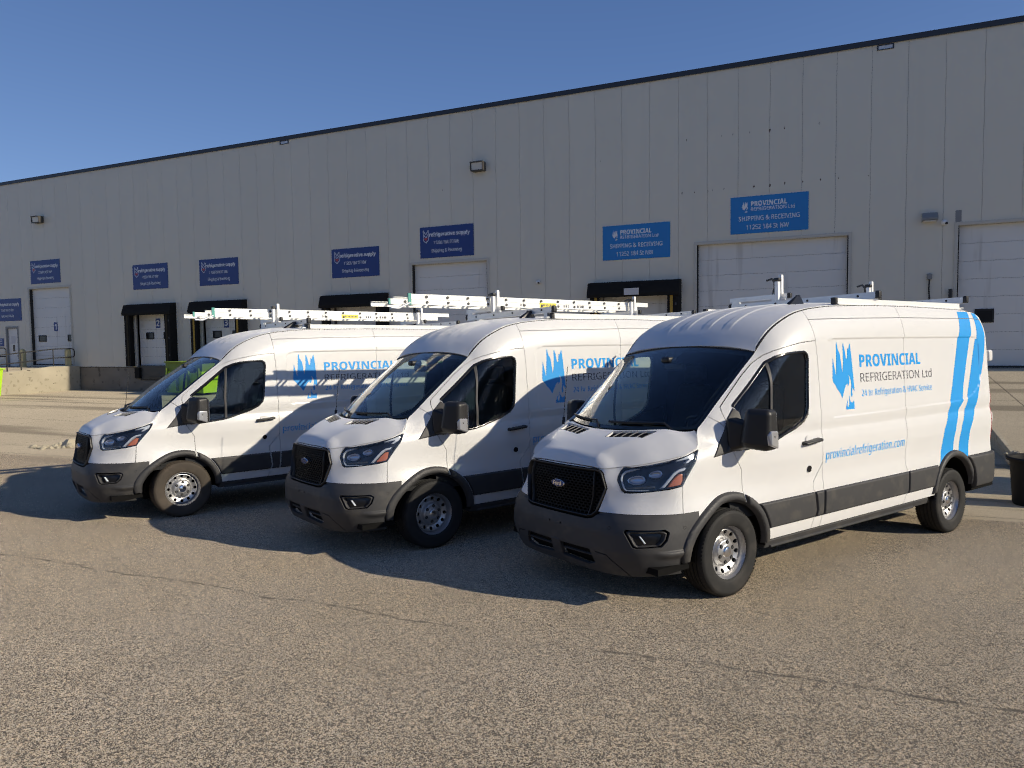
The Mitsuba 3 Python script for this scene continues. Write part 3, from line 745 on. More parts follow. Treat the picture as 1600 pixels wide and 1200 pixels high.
def _table():
    zg = np.round(np.arange(.10, 2.7001, .01), 4)
    rows = np.array([FROWS[k] for k in FROWS])
    fr = PchipInterpolator(list(FROWS), rows, axis=0)(zg)
    sx = np.concatenate([np.arange(.2, -1.401, -.04), [-1.5, -1.65, -1.8, -2, -2.5, -3, -3.5, -4, -4.3, -4.55]])
    side = np.stack([np.broadcast_to(sx, (len(zg), len(sx))), Sxz(sx[None], zg[:, None])], -1)
    W = side[:, -1, 1]
    tilt = 0.05 * np.clip(zg - 1.2, 0, 2)
    rear = np.stack([np.stack([-4.68 + 0 * zg, W - .012], -1), np.stack([-4.81 + .5 * tilt, W - .06], -1), np.stack([-4.88 + tilt, W - .15], -1),
                     np.stack([-4.905 + tilt, W - .30], -1), np.stack([-4.91 + tilt, .35 + 0 * zg], -1), np.stack([-4.91 + tilt, 0 * zg], -1)], 1)
    mir_f = fr[:, [2, 1]] * [1, -1]
    mir_r = rear[:, [4]] * [1, -1]
    pts = np.concatenate([mir_f, fr, side, rear, mir_r], 1)
    q = np.concatenate([[-.46, -.25], FQ, 1.593 - sx, [6.313, 6.46, 6.58, 6.73, 7.02, QEND, 7.72]])
    qg = np.arange(-.2, QEND + .2, .01)
    P = Akima1DInterpolator(q, pts, axis=1)(qg)
    return RectBivariateSpline(qg, zg, P[..., 0].T, kx=3, ky=3), RectBivariateSpline(qg, zg, P[..., 1].T, kx=3, ky=3)


BX, BY = _table()


def body_pt(q, z, off=0.0):
    """Points and normals of the body side at (q, z), q < 0 is the right half."""
    q, z = np.asarray(q, float), np.asarray(z, float)
    s, a = np.where(q < 0, -1.0, 1.0), np.abs(q)
    x, y = BX.ev(a, z), BY.ev(a, z)
    xu, yu = BX.ev(a, z, dx=1), BY.ev(a, z, dx=1)
    xv, yv = BX.ev(a, z, dy=1), BY.ev(a, z, dy=1)
    n = np.stack([-(yu * 1.0 - 0 * yv), xu * 1.0, 0 * xu], -1)
    tu, tv = np.stack([xu, yu, 0 * xu], -1), np.stack([xv, yv, np.ones_like(xu)], -1)
    n = np.cross(tv, tu)
    n /= np.linalg.norm(n, axis=-1, keepdims=True)
    n *= np.where((n[..., :1] * x[..., None] * 0 + n[..., 1:2] * np.maximum(y, .02)[..., None] + n[..., :1] * np.sign(x + 1.97)[..., None] * np.where(np.abs(y) < .35, 1, 0)[..., None]) < 0, -1, 1)
    p = np.stack([x, y, z], -1) + n * np.asarray(off)[..., None]
    return p * np.stack([np.ones_like(s), s, np.ones_like(s)], -1), n * np.stack([np.ones_like(s), s, np.ones_like(s)], -1)


# recessed blank in the cargo side
REC = Polygon([(1.593 - x, z) for x, z in [(-1.42, 2.045), (-1.52, 2.068), (-2.22, 2.075), (-4.37, 2.075), (-4.44, 2.05), (-4.475, 1.98), (-4.492, 1.62), (-4.41, 1.49), (-4.24, 1.405), (-4.07, 1.365), (-3.70, 1.345), (-1.46, 1.333), (-1.405, 1.36), (-1.392, 1.42), (-1.392, 2.0)]]).buffer(-.02).buffer(.02)
REC_IN = REC.buffer(-.022)
REC_D = 0.013


def rec_off(q, z):
    """Depth of the recess at (q, z)."""
    q = np.abs(q)
    r = np.zeros_like(q)
    b = REC.bounds
    k = (q > b[0]) & (q < b[2]) & (z > b[1]) & (z < b[3])
    if k.any():
        pts = shapely.points(q[k], z[k])
        d = np.where(shapely.contains(REC, pts), shapely.distance(pts, REC.exterior), 0)
        r[k] = -REC_D * ss(0, .022, d)
    return r


def polys(g):
    if g.is_empty:
        return []
    return [p for p in getattr(g, 'geoms', [g]) if p.geom_type == 'Polygon' and p.area > 2e-6]


def tess(poly, du, dv):
    """Grid-aligned triangulation of a (multi)polygon: (points, triangles)."""
    V, F, base = [], [], 0
    for P in polys(poly):
        a, b, c, d = P.bounds
        us = np.arange(math.floor(a / du), math.ceil(c / du) + 1) * du
        vs = np.arange(math.floor(b / dv), math.ceil(d / dv) + 1) * dv
        U, W = np.meshgrid(us[:-1], vs[:-1], indexing='ij')
        U, W = U.ravel(), W.ravel()
        cells = shapely.box(U, W, U + du, W + dv)
        shapely.prepare(P)
        inside, hit = shapely.contains_properly(P, cells), shapely.intersects(P, cells)
        if inside.any():
            u, w = U[inside], W[inside]
            q = np.stack([np.stack([u, w], -1), np.stack([u + du, w], -1), np.stack([u + du, w + dv], -1), np.stack([u, w + dv], -1)], 1).reshape(-1, 2)
            k = np.arange(len(u)) * 4
            V.append(q)
            F.append(np.concatenate([np.stack([k, k + 1, k + 2], -1), np.stack([k, k + 2, k + 3], -1)]) + base)
            base += len(q)
        for g in shapely.intersection(cells[hit & ~inside], P):
            for p in polys(g):
                v, f = trimesh.creation.triangulate_polygon(p, engine='earcut')
                V.append(np.asarray(v)[:, :2])
                F.append(np.asarray(f) + base)
                base += len(v)
    v, f = np.concatenate(V), np.concatenate(F)
    _, i, inv = np.unique(np.round(v, 6), axis=0, return_index=True, return_inverse=True)
    v, f = v[i], inv.reshape(-1)[f]
    f = f[(f[:, 0] != f[:, 1]) & (f[:, 1] != f[:, 2]) & (f[:, 0] != f[:, 2])]
    e1, e2 = v[f[:, 1]] - v[f[:, 0]], v[f[:, 2]] - v[f[:, 0]]
    ar = e1[:, 0] * e2[:, 1] - e1[:, 1] * e2[:, 0]
    f = np.where((ar < 0)[:, None], f[:, ::-1], f)
    return v, f[np.abs(ar) > 1e-10]


def ring_pts(r, step):
    c = np.asarray(r.coords)[:-1]
    out = []
    for a, b in zip(c, np.roll(c, -1, 0)):
        k = max(1, int(math.ceil(np.linalg.norm(b - a) / step)))
        out.append(a + (b - a) * (np.arange(k) / k)[:, None])
    return np.concatenate(out)


def lip(poly, fn, o0, o1, step=.04):
    """Edge walls of the polygon between offsets o0 and o1 (faceted)."""
    V, F, N, base = [], [], [], 0
    for P in polys(poly):
        for r in [P.exterior, *P.interiors]:
            p = ring_pts(r, step)
            if len(p) < 3:
                continue
            A, _ = fn(p[:, 0], p[:, 1], np.full(len(p), o0))
            B, _ = fn(p[:, 0], p[:, 1], np.full(len(p), o1))
            k = len(p)
            A2, B2 = np.roll(A, -1, 0), np.roll(B, -1, 0)
            quad = np.stack([A, A2, B2, B], 1).reshape(-1, 3)
            n = np.cross(A2 - A, B - A)
            n /= np.linalg.norm(n, axis=1, keepdims=True) + 1e-12
            i = np.arange(k) * 4 + base
            V.append(quad)
            N.append(np.repeat(n, 4, 0))
            F.append(np.concatenate([np.stack([i, i + 1, i + 2], -1), np.stack([i, i + 2, i + 3], -1)]))
            base += 4 * k
    return np.concatenate(V), np.concatenate(F), np.concatenate(N)


class Acc:
    def __init__(self):
        self.V, self.F, self.N, self.b = [], [], [], 0

    def add(self, v, f, n):
        self.V.append(v)
        self.F.append(f + self.b)
        self.N.append(n)
        self.b += len(v)

    def shape(self, mat):
        return nshape(np.concatenate(self.V), np.concatenate(self.F), np.concatenate(self.N), mat)


def sheet(poly, mat, fn=body_pt, off=0.0, du=.05, dv=.05, depth=.016, rec=True, acc=None):
    """A body panel: the polygon mapped onto the surface, with returned edges."""
    A = acc or Acc()

    def f2(q, z, o):
        return fn(q, z, o + (rec_off(q, z) if rec else 0.0))
    split = rec and fn is body_pt and any(p.intersects(REC) or shapely.affinity.scale(p, -1, 1, origin=(0, 0)).intersects(REC) for p in polys(poly))
    parts = [poly]
    if split:
        sgn = 1 if poly.centroid.x > 0 else -1
        R, RI = [shapely.affinity.scale(g, sgn, 1, origin=(0, 0)) for g in (REC, REC_IN)]
        parts = [poly.difference(R), poly.intersection(RI)]
        band = poly.intersection(R.difference(RI))
        if polys(band):
            v, f = tess(band, .06, .02)
            p, _ = f2(v[:, 0], v[:, 1], np.full(len(v), off))
            _, nn = fn(v[:, 0], v[:, 1], 0 * v[:, 0])
            e = 2e-3
            pu, _ = f2(v[:, 0] + e, v[:, 1], np.full(len(v), off))
            pv, _ = f2(v[:, 0], v[:, 1] + e, np.full(len(v), off))
            n = np.cross(pu - p, pv - p)
            n /= np.linalg.norm(n, axis=1, keepdims=True)
            n *= np.sign((n * nn).sum(1, keepdims=True))
            A.add(p, f, n)
    for P in parts:
        if polys(P):
            v, f = tess(P, du, dv)
            p, n = f2(v[:, 0], v[:, 1], np.full(len(v), off))
            A.add(p, f, n)
    if depth:
        A.add(*lip(poly, f2, off, off - depth))
    return A if acc else A.shape(mat)


def raised(poly, off, bevel, fn=body_pt, du=.05, dv=.05, base=-.006, steps=3):
    """Trim that stands proud of the surface with a rounded edge, as a plain mesh."""
    ms, last, lo = [], poly, base
    for k in range(1, steps + 1):
        t = k / steps
        inner = poly.buffer(-bevel * t, join_style=2 if k < 2 else 1)
        hi = base + (off - base) * math.sqrt(max(0.0, 1 - (1 - t) ** 2))
        band = last.difference(inner)
        if polys(band):
            v, f = tess(band, du, dv)
            d = shapely.distance(shapely.points(v[:, 0], v[:, 1]), last.boundary)
            p, _ = fn(v[:, 0], v[:, 1], lo + (hi - lo) * np.clip(d / (bevel / steps), 0, 1))
            ms.append(trimesh.Trimesh(p, f, process=False))
        last, lo = inner, hi
    if polys(last):
        v, f = tess(last, du, dv)
        p, _ = fn(v[:, 0], v[:, 1], np.full(len(v), off))
        ms.append(trimesh.Trimesh(p, f, process=False))
    m = cat(ms)
    m.merge_vertices()
    return m


def Q(pts):
    return [(1.593 - x, z) for x, z in pts]


def mirror(poly):
    return shapely.affinity.scale(poly, -1, 1, origin=(0, 0))


# ------------------------------------------------------------------ van: hood, roof, windscreen as height fields
ZC = PchipInterpolator([.05, .1, .3, .5, .6, .7, .80, .865, .885, .905, .93, .95, .98, 1.05], [1.41, 1.405, 1.362, 1.312, 1.282, 1.246, 1.203, 1.171, 1.153, 1.127, 1.088, 1.055, 1.0, .85])
YE = PchipInterpolator([.0, .19, .26, .33, .45, .6, .7, .8, .87, .91, .95, 1.05], [.78, .79, .85, .912, .865, .765, .672, .568, .50, .458, .42, .35])
DD = PchipInterpolator([.0, .19, .26, .33, .45, .6, .7, .8, .87, .91, .95, 1.05], [.03, .034, .085, .13, .138, .14, .135, .11, .08, .05, .03, .02])


def hood_z(x, y):
    x, y = np.asarray(x, float), np.abs(np.asarray(y, float))
    xc = np.clip(x, .05, 1.05)
    t = np.clip(y / YE(xc), 0, 1.2)
    tc = np.interp(xc, [.2, .5, .8, .88, .95], [.66, .60, .60, .72, .80])
    a = (t - tc) / (1 - tc)
    k = .5 * (a + np.sqrt(a * a + .004))
    return ZC(xc) - DD(xc) * (.12 * t ** 2 + .88 * k ** 1.25)


def hood_pt(x, y, off=0.0):
    e = 2e-3
    z = hood_z(x, y)
    gx, gy = (hood_z(x + e, y) - hood_z(x - e, y)) / (2 * e), (hood_z(x, y + e) - hood_z(x, y - e)) / (2 * e)
    n = np.stack([-gx, -gy, np.ones_like(gx)], -1)
    n /= np.linalg.norm(n, axis=-1, keepdims=True)
    return np.stack([x, y, z], -1) + n * np.asarray(off)[..., None], n


_qs = np.arange(0, 1.2651, .015)
ZH = PchipInterpolator([0, .25, .42, .50, .60, .75, .90, 1.05, 1.118, 1.20, 1.2651], [1.082, 1.081, 1.074, 1.074, 1.087, 1.106, 1.132, 1.170, 1.190, 1.213, 1.243])(_qs)


def zhood(q):
    return np.interp(q, _qs, ZH)


from scipy.spatial import cKDTree
_e = body_pt(_qs, ZH)[0]
_ed = np.concatenate([_e[:, 2] - hood_z(_e[:, 0], _e[:, 1])])
_kd = cKDTree(_e[:, :2])
hood_z0 = hood_z


def hood_z(x, y):
    x, y = np.broadcast_arrays(np.asarray(x, float), np.abs(np.asarray(y, float)))
    d, k = _kd.query(np.stack([x, y], -1).reshape(-1, 2), k=16)
    w = np.exp(-(d / .05) ** 2) + 1e-9 / (d + 1e-3)
    dz = (w * _ed[k]).sum(1) / w.sum(1) * np.exp(-(d[:, 0] / .13) ** 2)
    return hood_z0(x, y) + dz.reshape(x.shape)


ZR = PchipInterpolator([-5.0, -4.95, -4.88, -4.75, -4.6, -4.34, -2.9, -2.2, -1.73, -1.375, -1.13, -.92, -.8, -.7, -.6, -.535, -.4], [2.05, 2.16, 2.29, 2.38, 2.415, 2.432, 2.447, 2.437, 2.422, 2.392, 2.350, 2.288, 2.230, 2.165, 2.082, 2.019, 1.90])
RIBS = [.13, .37]


def roof_z(x, y):
    x, y = np.asarray(x, float), np.abs(np.asarray(y, float))
    za, ya = ZA(np.clip(x, -4.98, .3)), YA(np.clip(x, -4.98, .3))
    t = np.clip(y / ya, 0, 1)
    z = za + (ZR(np.clip(x, -5, -.4)) - za) * (1 - t ** 2.6)
    rib = sum(ss(.055, .037, np.abs(y - c)) for c in RIBS)
    return z + .009 * rib * ss(-.70, -.80, x) * ss(-4.85, -4.75, x)


def roof_pt(x, y, off=0.0):
    e = 2e-3
    gx, gy = (roof_z(x + e, y) - roof_z(x - e, y)) / (2 * e), (roof_z(x, y + e) - roof_z(x, y - e)) / (2 * e)
    n = np.stack([-gx, -gy, np.ones_like(gx)], -1)
    n /= np.linalg.norm(n, axis=-1, keepdims=True)
    return np.stack([x, y, roof_z(x, y)], -1) + n * np.asarray(off)[..., None], n


def screen_pt(a, b, off=0.0):
    """Windscreen: a across in [-1, 1], b from the cowl (0) to the roof (1)."""
    a, b = np.asarray(a, float), np.asarray(b, float)

    def P(a, b):
        bot = np.stack([.42 - .252 * a ** 2, -0.0 + .785 * a, 1.325 + .025 * a ** 2], -1)
        top = np.stack([-.535 - .041 * a ** 2, .783 * a, 2.018 - .063 * a ** 2], -1)
        bulge = np.stack([.024 + 0 * a, 0 * a, .030 + 0 * a], -1) * (4 * b * (1 - b) * (1 - a ** 4))[..., None]
        return bot + (top - bot) * b[..., None] + bulge
    e = 1e-3
    p = P(a, b)
    n = np.cross(P(a + e, b) - P(a - e, b), P(a, b + e) - P(a, b - e))
    n /= np.linalg.norm(n, axis=-1, keepdims=True)
    n *= np.sign(n[..., 2:3] + 1e-9)
    return p + n * np.asarray(off)[..., None], n


# ------------------------------------------------------------------ van: outlines
G = .0030                                            # half a shut line
arch = lambda cx, cz, r: Point(1.593 - cx, cz).buffer(r, 48)
door_top = [(-.053, 1.47), (-.066, 1.516), (-.160, 1.596), (-.356, 1.762), (-.48, 1.855), (-.603, 1.925), (-.69, 1.960), (-.788, 1.984), (-.90, 2.007), (-1.009, 2.024), (-1.12, 2.036), (-1.238, 2.042)]
door_front = [(-.190, .70), (-.165, .83), (-.163, 1.0), (-.110, 1.09), (-.066, 1.162), (-.050, 1.30), (-.053, 1.47)]
door_rear = [(-1.238, 2.042), (-1.252, 1.874), (-1.254, 1.445), (-1.259, 1.255), (-1.250, 1.065), (-1.256, .96)]
door_low = [(-1.256, .955), (-1.236, .925), (-1.167, .849), (-1.112, .79), (-1.104, .755), (-1.12, .705), (-1.141, .537), (-1.096, .438), (-1.066, .33)]
b_line = [(-1.225, 2.45), (-1.232, 2.25), (-1.240, 2.042)], [(-1.256, .96), (-1.262, .80), (-1.262, .70), (-1.25, .52), (-1.215, .40), (-1.20, .33)]
cargo_gap = [(-2.795, 2.45), (-2.803, 2.28), (-2.806, 2.08), (-2.796, 1.75), (-2.757, 1.364), (-2.738, 1.12), (-2.736, 1.06), (-2.718, .85), (-2.722, .774), (-2.760, .70), (-2.750, .52), (-2.70, .42), (-2.66, .33)]
upline = [(-1.232, 2.235), (-1.9, 2.252), (-2.868, 2.268), (-4.50, 2.274), (-4.80, 2.26)]
seams = [Q(l) for l in (door_top, door_front, door_rear, door_low, *b_line, cargo_gap, upline, [(-4.80, 2.30), (-4.80, 2.0), (-4.80, .70)])]
seams.append(Q([(.10, 1.50), (.045, 1.43), (.0, 1.39), (-.035, 1.335), (-.052, 1.30)]))
seams.append([(1.10, .96), (1.108, .85), (1.118, .73)])
seams.append([(6.62, .5), (6.62, 2.40)])
seam_area = unary_union([LineString(s).buffer(G, cap_style=2) for s in seams])
window = Polygon(Q([(-.205, 1.171), (-.518, 1.204), (-.624, 1.227), (-.858, 1.295), (-.978, 1.35), (-1.035, 1.405), (-1.054, 1.47), (-1.098, 1.880), (-1.090, 1.918), (-1.058, 1.938), (-.921, 1.934), (-.782, 1.923), (-.690, 1.902), (-.596, 1.860), (-.346, 1.657), (-.165, 1.515)]))
window = window.buffer(-.015).buffer(.015)
sail = Polygon(Q([(.165, 1.128), (.05, 1.255), (-.066, 1.425), (-.150, 1.505), (-.19, 1.47), (-.195, 1.172)]))
headlight = Polygon([(.602, 1.06), (.625, 1.088)] + [(q, float(zhood(q)) - .014) for q in np.arange(.70, 1.23, .06)] + [(1.246, 1.205), (1.258, 1.20), (1.215, 1.125), (1.165, 1.055), (1.128, .995), (1.102, .948), (1.0, .927), (.85, .908), (.70, .896), (.655, .897), (.628, .915), (.588, .99), (.588, 1.02)])
grille = Polygon([(-.415, .703), (-.36, .690), (.36, .690), (.415, .703), (.452, .735), (.512, .925), (.505, .95), (.475, 1.035), (.452, 1.058), (.41, 1.066), (-.41, 1.066), (-.452, 1.058), (-.475, 1.035), (-.505, .95), (-.512, .925), (-.452, .735)])
fog = Polygon([(.690, .620), (.70, .640), (.99, .640), (1.022, .618), (1.005, .555), (.965, .512), (.78, .500), (.755, .510)]).buffer(-.01).buffer(.01)
lamp_tail = Polygon([(6.40, .86), (6.58, .86), (6.58, 1.62), (6.47, 1.62), (6.44, 1.45), (6.40, 1.1)])
bumper_top = .745

zt_q = np.concatenate([_qs, 1.593 - np.array([.31, .29, .26, .22, .19, .168]), 1.593 - np.linspace(.15, -4.9, 110), [6.55, 6.65, 6.8, 7.0, QEND]])
zt_z = np.concatenate([ZH - .004, np.array([1.243, 1.262, 1.288, 1.323, 1.348, 1.367]) - .004, ZA(np.linspace(.15, -4.9, 110)), [2.20, 2.22, 2.24, 2.25, 2.25]])
full = Polygon([(0, .385), *[(q, .385) for q in np.arange(.2, 7.3, .2)], (QEND, .385), *list(zip(zt_q, zt_z))[::-1]]).buffer(0)
cut = unary_union([window, sail.buffer(-.004), headlight.buffer(.003), grille.buffer(.004), sbox(-.1, .2, 1.20, bumper_top), arch(.01, .36, .43), arch(-3.755, .345, .415), lamp_tail, sbox(5.3, .2, QEND + .1, .735), sbox(.9, .2, 2.05, .5), Polygon([(-.1, .4), (1.14, .4), (1.14, bumper_top), (-.1, bumper_top)])])
skin = full.difference(cut).difference(seam_area)
zones = dict(front_fascia=(.55, .82), fender=(1.40, 1.10), windscreen_pillar=(1.9, 1.80), front_door=(2.5, 1.05), centre_pillar=(2.79, .75), cargo_panel=(3.6, 1.2), rear_quarter=(5.0, 1.2), roof_rail_panel=(3.5, 2.30), rear_door=(7.0, 1.2))
skins = {}
for g in polys(skin):
    if g.area < 3e-4:
        continue
    best = [k for k, c in zones.items() if g.buffer(.02).contains(Point(c))]
    nm = best[0] if best else ('roof_rail_panel' if g.centroid.y > 2.1 else 'rear_door' if g.centroid.x > 6.5 else 'rear_quarter' if g.centroid.x > 5.5 else 'cargo_panel' if g.centroid.x > 2.86 else 'centre_pillar' if g.centroid.x > 2.6 else 'windscreen_pillar' if g.centroid.y > 1.4 else 'front_door' if g.centroid.x > 1.75 else 'fender')
    skins.setdefault(nm, []).append(g)

# ------------------------------------------------------------------ van: parts library (built once, shared by the three vans)
PARTS = []                                           # (part path, shape dict, raked)


def part(path, shp, raked=True):
    PARTS.append((path, shp, raked))


def both(path, fn):
    """fn(+1) and fn(-1) give the left and the right piece."""
    part(path, fn(1))
    part(path, fn(-1))


def sided(poly, s):
    return poly if s > 0 else mirror(poly)


def mirm(m, s):
    if s > 0:
        return m
    m = m.copy()
    m.vertices[:, 1] *= -1
    m.faces = m.faces[:, ::-1]
    return m


for nm, gs in skins.items():
    P = unary_union(gs)
    for s in (1, -1):
        if nm == 'front_fascia' and s < 0:
            continue
        if nm == 'front_fascia':
            A = Acc()
            sheet(P, 'm_paint', acc=A, du=.03, dv=.03)
            sheet(mirror(P), 'm_paint', acc=A, du=.03, dv=.03)
            part(nm, A.shape('m_paint'))
        else:
            part(nm, sheet(sided(P, s), 'm_paint', du=.03 if nm in ('fender', 'windscreen_pillar', 'roof_rail_panel') else .05, dv=.03))

# inner lining behind shut lines and cab trim
lining = full.difference(Polygon(Q([(.30, 1.20), (.18, 1.40), (-.60, 2.02), (-.80, 1.97), (-.60, 1.88), (-.16, 1.53), (-.02, 1.25)]))).intersection(unary_union([shapely.affinity.translate(full, 0, -.045), sbox(1.7, 0, 9, 3)])).difference(unary_union([window.buffer(.004), arch(.01, .36, .42), arch(-3.755, .345, .41), headlight.buffer(-.012), grille.buffer(-.01), fog]))
both('inner_shell', lambda s: sheet(sided(lining, s), 'm_void', off=-.03, du=.1, dv=.06, depth=0, rec=False))

# hood
front = [body_pt(np.array([q]), np.array([float(zhood(q))]))[0][0] for q in _qs]
edge = [(p[0], p[1]) for p in front] + [(.297, .885), (.26, .85), (.225, .822)]
rear_y = np.linspace(.79, 0, 12)
edge += [(.47 - .265 * (y / .79) ** 2, y) for y in rear_y]
hood_poly = Polygon([(x, y) for x, y in edge] + [(x, -y) for x, y in edge[::-1]]).buffer(0).buffer(-.003)
vent = Polygon([(.577, .215), (.44, .575), (.478, .445 - .02), (.60, .145)])
vent = Polygon([(.560, .205), (.425, .575), (.492, .415), (.602, .140)])
vent = Polygon([(.607, .180), (.497, .155), (.396, .552), (.528, .522)]).buffer(-.006).buffer(.006)
hood_cut = hood_poly.difference(vent).difference(shapely.affinity.scale(vent, 1, -1, origin=(0, 0)))
part('hood', sheet(hood_cut, 'm_paint', fn=hood_pt, du=.02, dv=.02, rec=False))
for s in (1, -1):
    v = vent if s > 0 else shapely.affinity.scale(vent, 1, -1, origin=(0, 0))
    vv, ff = tess(v.buffer(.006), .04, .04)
    p, n = hood_pt(vv[:, 0], vv[:, 1], np.full(len(vv), -.022))
    part('hood__vent', nshape(p, ff, n, 'm_void'))
    c = np.asarray(v.exterior.coords)
    bars = []
    for t in (.2, .4, .6, .8):
        y0 = .168 + .37 * t
        L = LineString([(.64, (y0 + .004) * s), (.36, (y0 + .0) * s)]).buffer(.0045).intersection(v.buffer(.004))
        if polys(L):
            bars.append(raised(L, .0, .0015, fn=hood_pt, base=-.004))
    bars.append(raised(v.buffer(.008).difference(v.buffer(.001)), .002, .003, fn=hood_pt, base=-.01))
    part('hood__vent_slat', shape(cat(bars[:-1]), 'm_slat', 30))
    part('hood__vent_frame', shape(bars[-1], 'm_trim', 30))
# cowl
cow = []
ya = np.linspace(-.80, .80, 41)
for t in np.linspace(0, 1, 6):
    x = (.485 - .265 * (ya / .79) ** 2) * (1 - t) + (.40 - .252 * (ya / .79) ** 2 - .02) * t
    cow.append(np.stack([x, ya, hood_z(.485 - .265 * (ya / .79) ** 2, np.abs(ya)) - .045 + .0 * t], -1))
cow = np.array(cow)
i, j = np.meshgrid(np.arange(5), np.arange(40), indexing='ij')
a = i * 41 + j
part('cowl_panel', shape(trimesh.Trimesh(cow.reshape(-1, 3), np.concatenate([np.stack([a, a + 1, a + 42], -1).reshape(-1, 3), np.stack([a, a + 42, a + 41], -1).reshape(-1, 3)]), process=False), 'm_black', True))

# roof
xs = np.linspace(-.576, -4.95, 90)
fr_y = np.linspace(-.785, .785, 31)
roof_poly = Polygon([(-.537 - .041 * (y / .788) ** 2, y) for y in fr_y] + [(x, float(YA(x)) - .028) for x in xs[1:]] + [(x, -(float(YA(x)) - .028)) for x in xs[1:][::-1]]).buffer(0)
part('roof', sheet(roof_poly, 'm_paint', fn=roof_pt, du=.05, dv=.0125, rec=False, depth=.03, off=.006))
gx = np.concatenate([np.linspace(-.572, -1.3, 50), np.linspace(-1.36, -4.93, 50)])
both('roof_gutter', lambda s: shape(tube(np.stack([gx, (YA(gx) - .013) * s, ZA(gx) - .006], -1), .013, 8), 'm_seal', 60))
both('roof_edge_rail', lambda s: shape(tube(np.stack([gx, (YA(gx) - .030) * s, ZA(gx) + .007], -1), .0085, 6), 'm_paint', 60))
fin = hull([(-1.62, 0, 2.425, .03), (-1.80, 0, 2.43, .035), (-1.78, 0, 2.52, .012), (-1.74, 0, 2.515, .01)])
fin.vertices += [0, .42, -.02]
part('roof_fin_aerial', shape(fin, 'm_gloss_black', 40))

# windscreen
ab = sbox(-1, 0, 1, 1)
glass = sheet(ab, 'm_glass', fn=screen_pt, du=.1, dv=.1, rec=False, depth=0)
part('windscreen', glass)
frit = ab.difference(Polygon([(-.955, .06), (-.90, .035), (.90, .035), (.955, .06), (.965, .90), (.93, .935), (-.93, .935), (-.965, .90)]))
frit = unary_union([frit, sbox(-.12, .93, .12, .99), Polygon([(-.09, .80), (.09, .80), (.12, .94), (-.12, .94)])])
part('windscreen__black_border', sheet(frit, 'm_black', fn=screen_pt, off=-.006, du=.05, dv=.05, rec=False, depth=0))
bead = [screen_pt(np.array([a]), np.array([1.0]), np.array([.0]))[0][0] for a in np.linspace(-1, 1, 21)]
part('windscreen__top_seal', shape(tube(bead, .007, 6), 'm_seal', 40))
for k, (y0, y1, dr_) in enumerate([(.62, -.02, .10), (-.10, -.74, .10)]):
    arm = [(.47 - .265 * (y0 / .79) ** 2 - .03, y0, float(hood_z(.44 - .265 * (y0 / .79) ** 2, y0)) - .015)]
    a_, b_ = y0 / .79, .045
    for t in np.linspace(.15, 1, 8):
        y = y0 + (y1 - y0) * t
        p = screen_pt(np.array([y / .79]), np.array([.055]), np.array([.018]))[0][0]
        arm.append(tuple(p))
    part('wiper', shape(cat([tube(arm, .009, 8), tube([(p[0], p[1], p[2] - .008) for p in arm[2:]], .006, 6)]), 'm_black', 40))

# side windows
ring = window.buffer(.020).difference(window.buffer(-.006))
both('front_door__window_seal', lambda s: shape(mirm(raised(ring.difference(sail.buffer(.004)), .006, .008, du=.06, dv=.06), s), 'm_gloss_black', 40))
both('front_door__window', lambda s: sheet(sided(window.buffer(.004), s), 'm_glass', off=-.012, depth=0, rec=False))
divider = Polygon(Q([(-.578, 1.872), (-.612, 1.888), (-.572, 1.48), (-.575, 1.20), (-.542, 1.195), (-.540, 1.48)])).intersection(window.buffer(.004))
both('front_door__window_divider', lambda s: shape(mirm(raised(divider, .000, .006), s), 'm_trim', 40))
both('mirror_sail', lambda s: shape(mirm(cat([raised(sail, .010, .012, du=.04, dv=.04), raised(Polygon(Q([(.02, 1.16), (-.04, 1.24), (-.12, 1.26), (-.12, 1.19)])), .022, .012, base=.008)]), s), 'm_trim', 40))

# door handles, lock, side details
both('front_door__handle', lambda s: shape(mirm(cat([hull([(-.955, .987, 1.150, .016), (-1.175, .987, 1.166, .018), (-.955, 1.022, 1.146, .012), (-1.175, 1.026, 1.166, .014), (-1.06, 1.034, 1.158, .013)])]), s), 'm_black', 50))


def recess_cup(s):
    c = trimesh.creation.icosphere(3, .055)
    c.apply_scale([1.0, .10, .8])
    c.apply_translation([-1.05, .986, 1.175])
    return shape(mirm(c, s), 'm_paint', True)


both('front_door__handle_cup', recess_cup)


def disc_on(x, z, r, th, s, mat, off=0.0):
    p, n = body_pt(np.array([1.593 - x]), np.array([z]))
    c = trimesh.creation.cylinder(r, th, sections=28)
    c.apply_transform(trimesh.geometry.align_vectors([0, 0, 1], n[0]))
    c.apply_translation(p[0] + n[0] * (off + th / 2 - .004))
    return shape(mirm(c, s), mat, 40)


both('front_door__lock_cylinder', lambda s: disc_on(-1.05, .918, .028, .014, s, 'm_gloss_black'))

# lower mouldings, sill
mz0, mz1 = .482, .708
mould = sbox(1.9, mz0, 4.97, mz1).difference(unary_union([arch(.01, .36, .488), arch(-3.755, .345, .482)])).difference(unary_union([LineString(s).buffer(.007) for s in seams]))
for g in sorted(polys(mould), key=lambda g: g.centroid.x):
    if g.area < 1e-3:
        continue
    shelf = g.intersection(sbox(0, mz1 - .065, 9, 2))
    for s in (1, -1):
        m = raised(g, .022, .02, du=.08, dv=.03)
        part('side_moulding', shape(mirm(m, s), 'm_trim', 40))
sill = sbox(2.02, .30, 4.82, .384).difference(unary_union([arch(.01, .36, .43), arch(-3.755, .345, .43)]))
both('sill_step', lambda s: shape(mirm(cat([raised(sill, .0, .015, base=-.09), raised(sbox(2.1, .305, 4.5, .335), .016, .012, base=-.02)]), s), 'm_trim', 30))

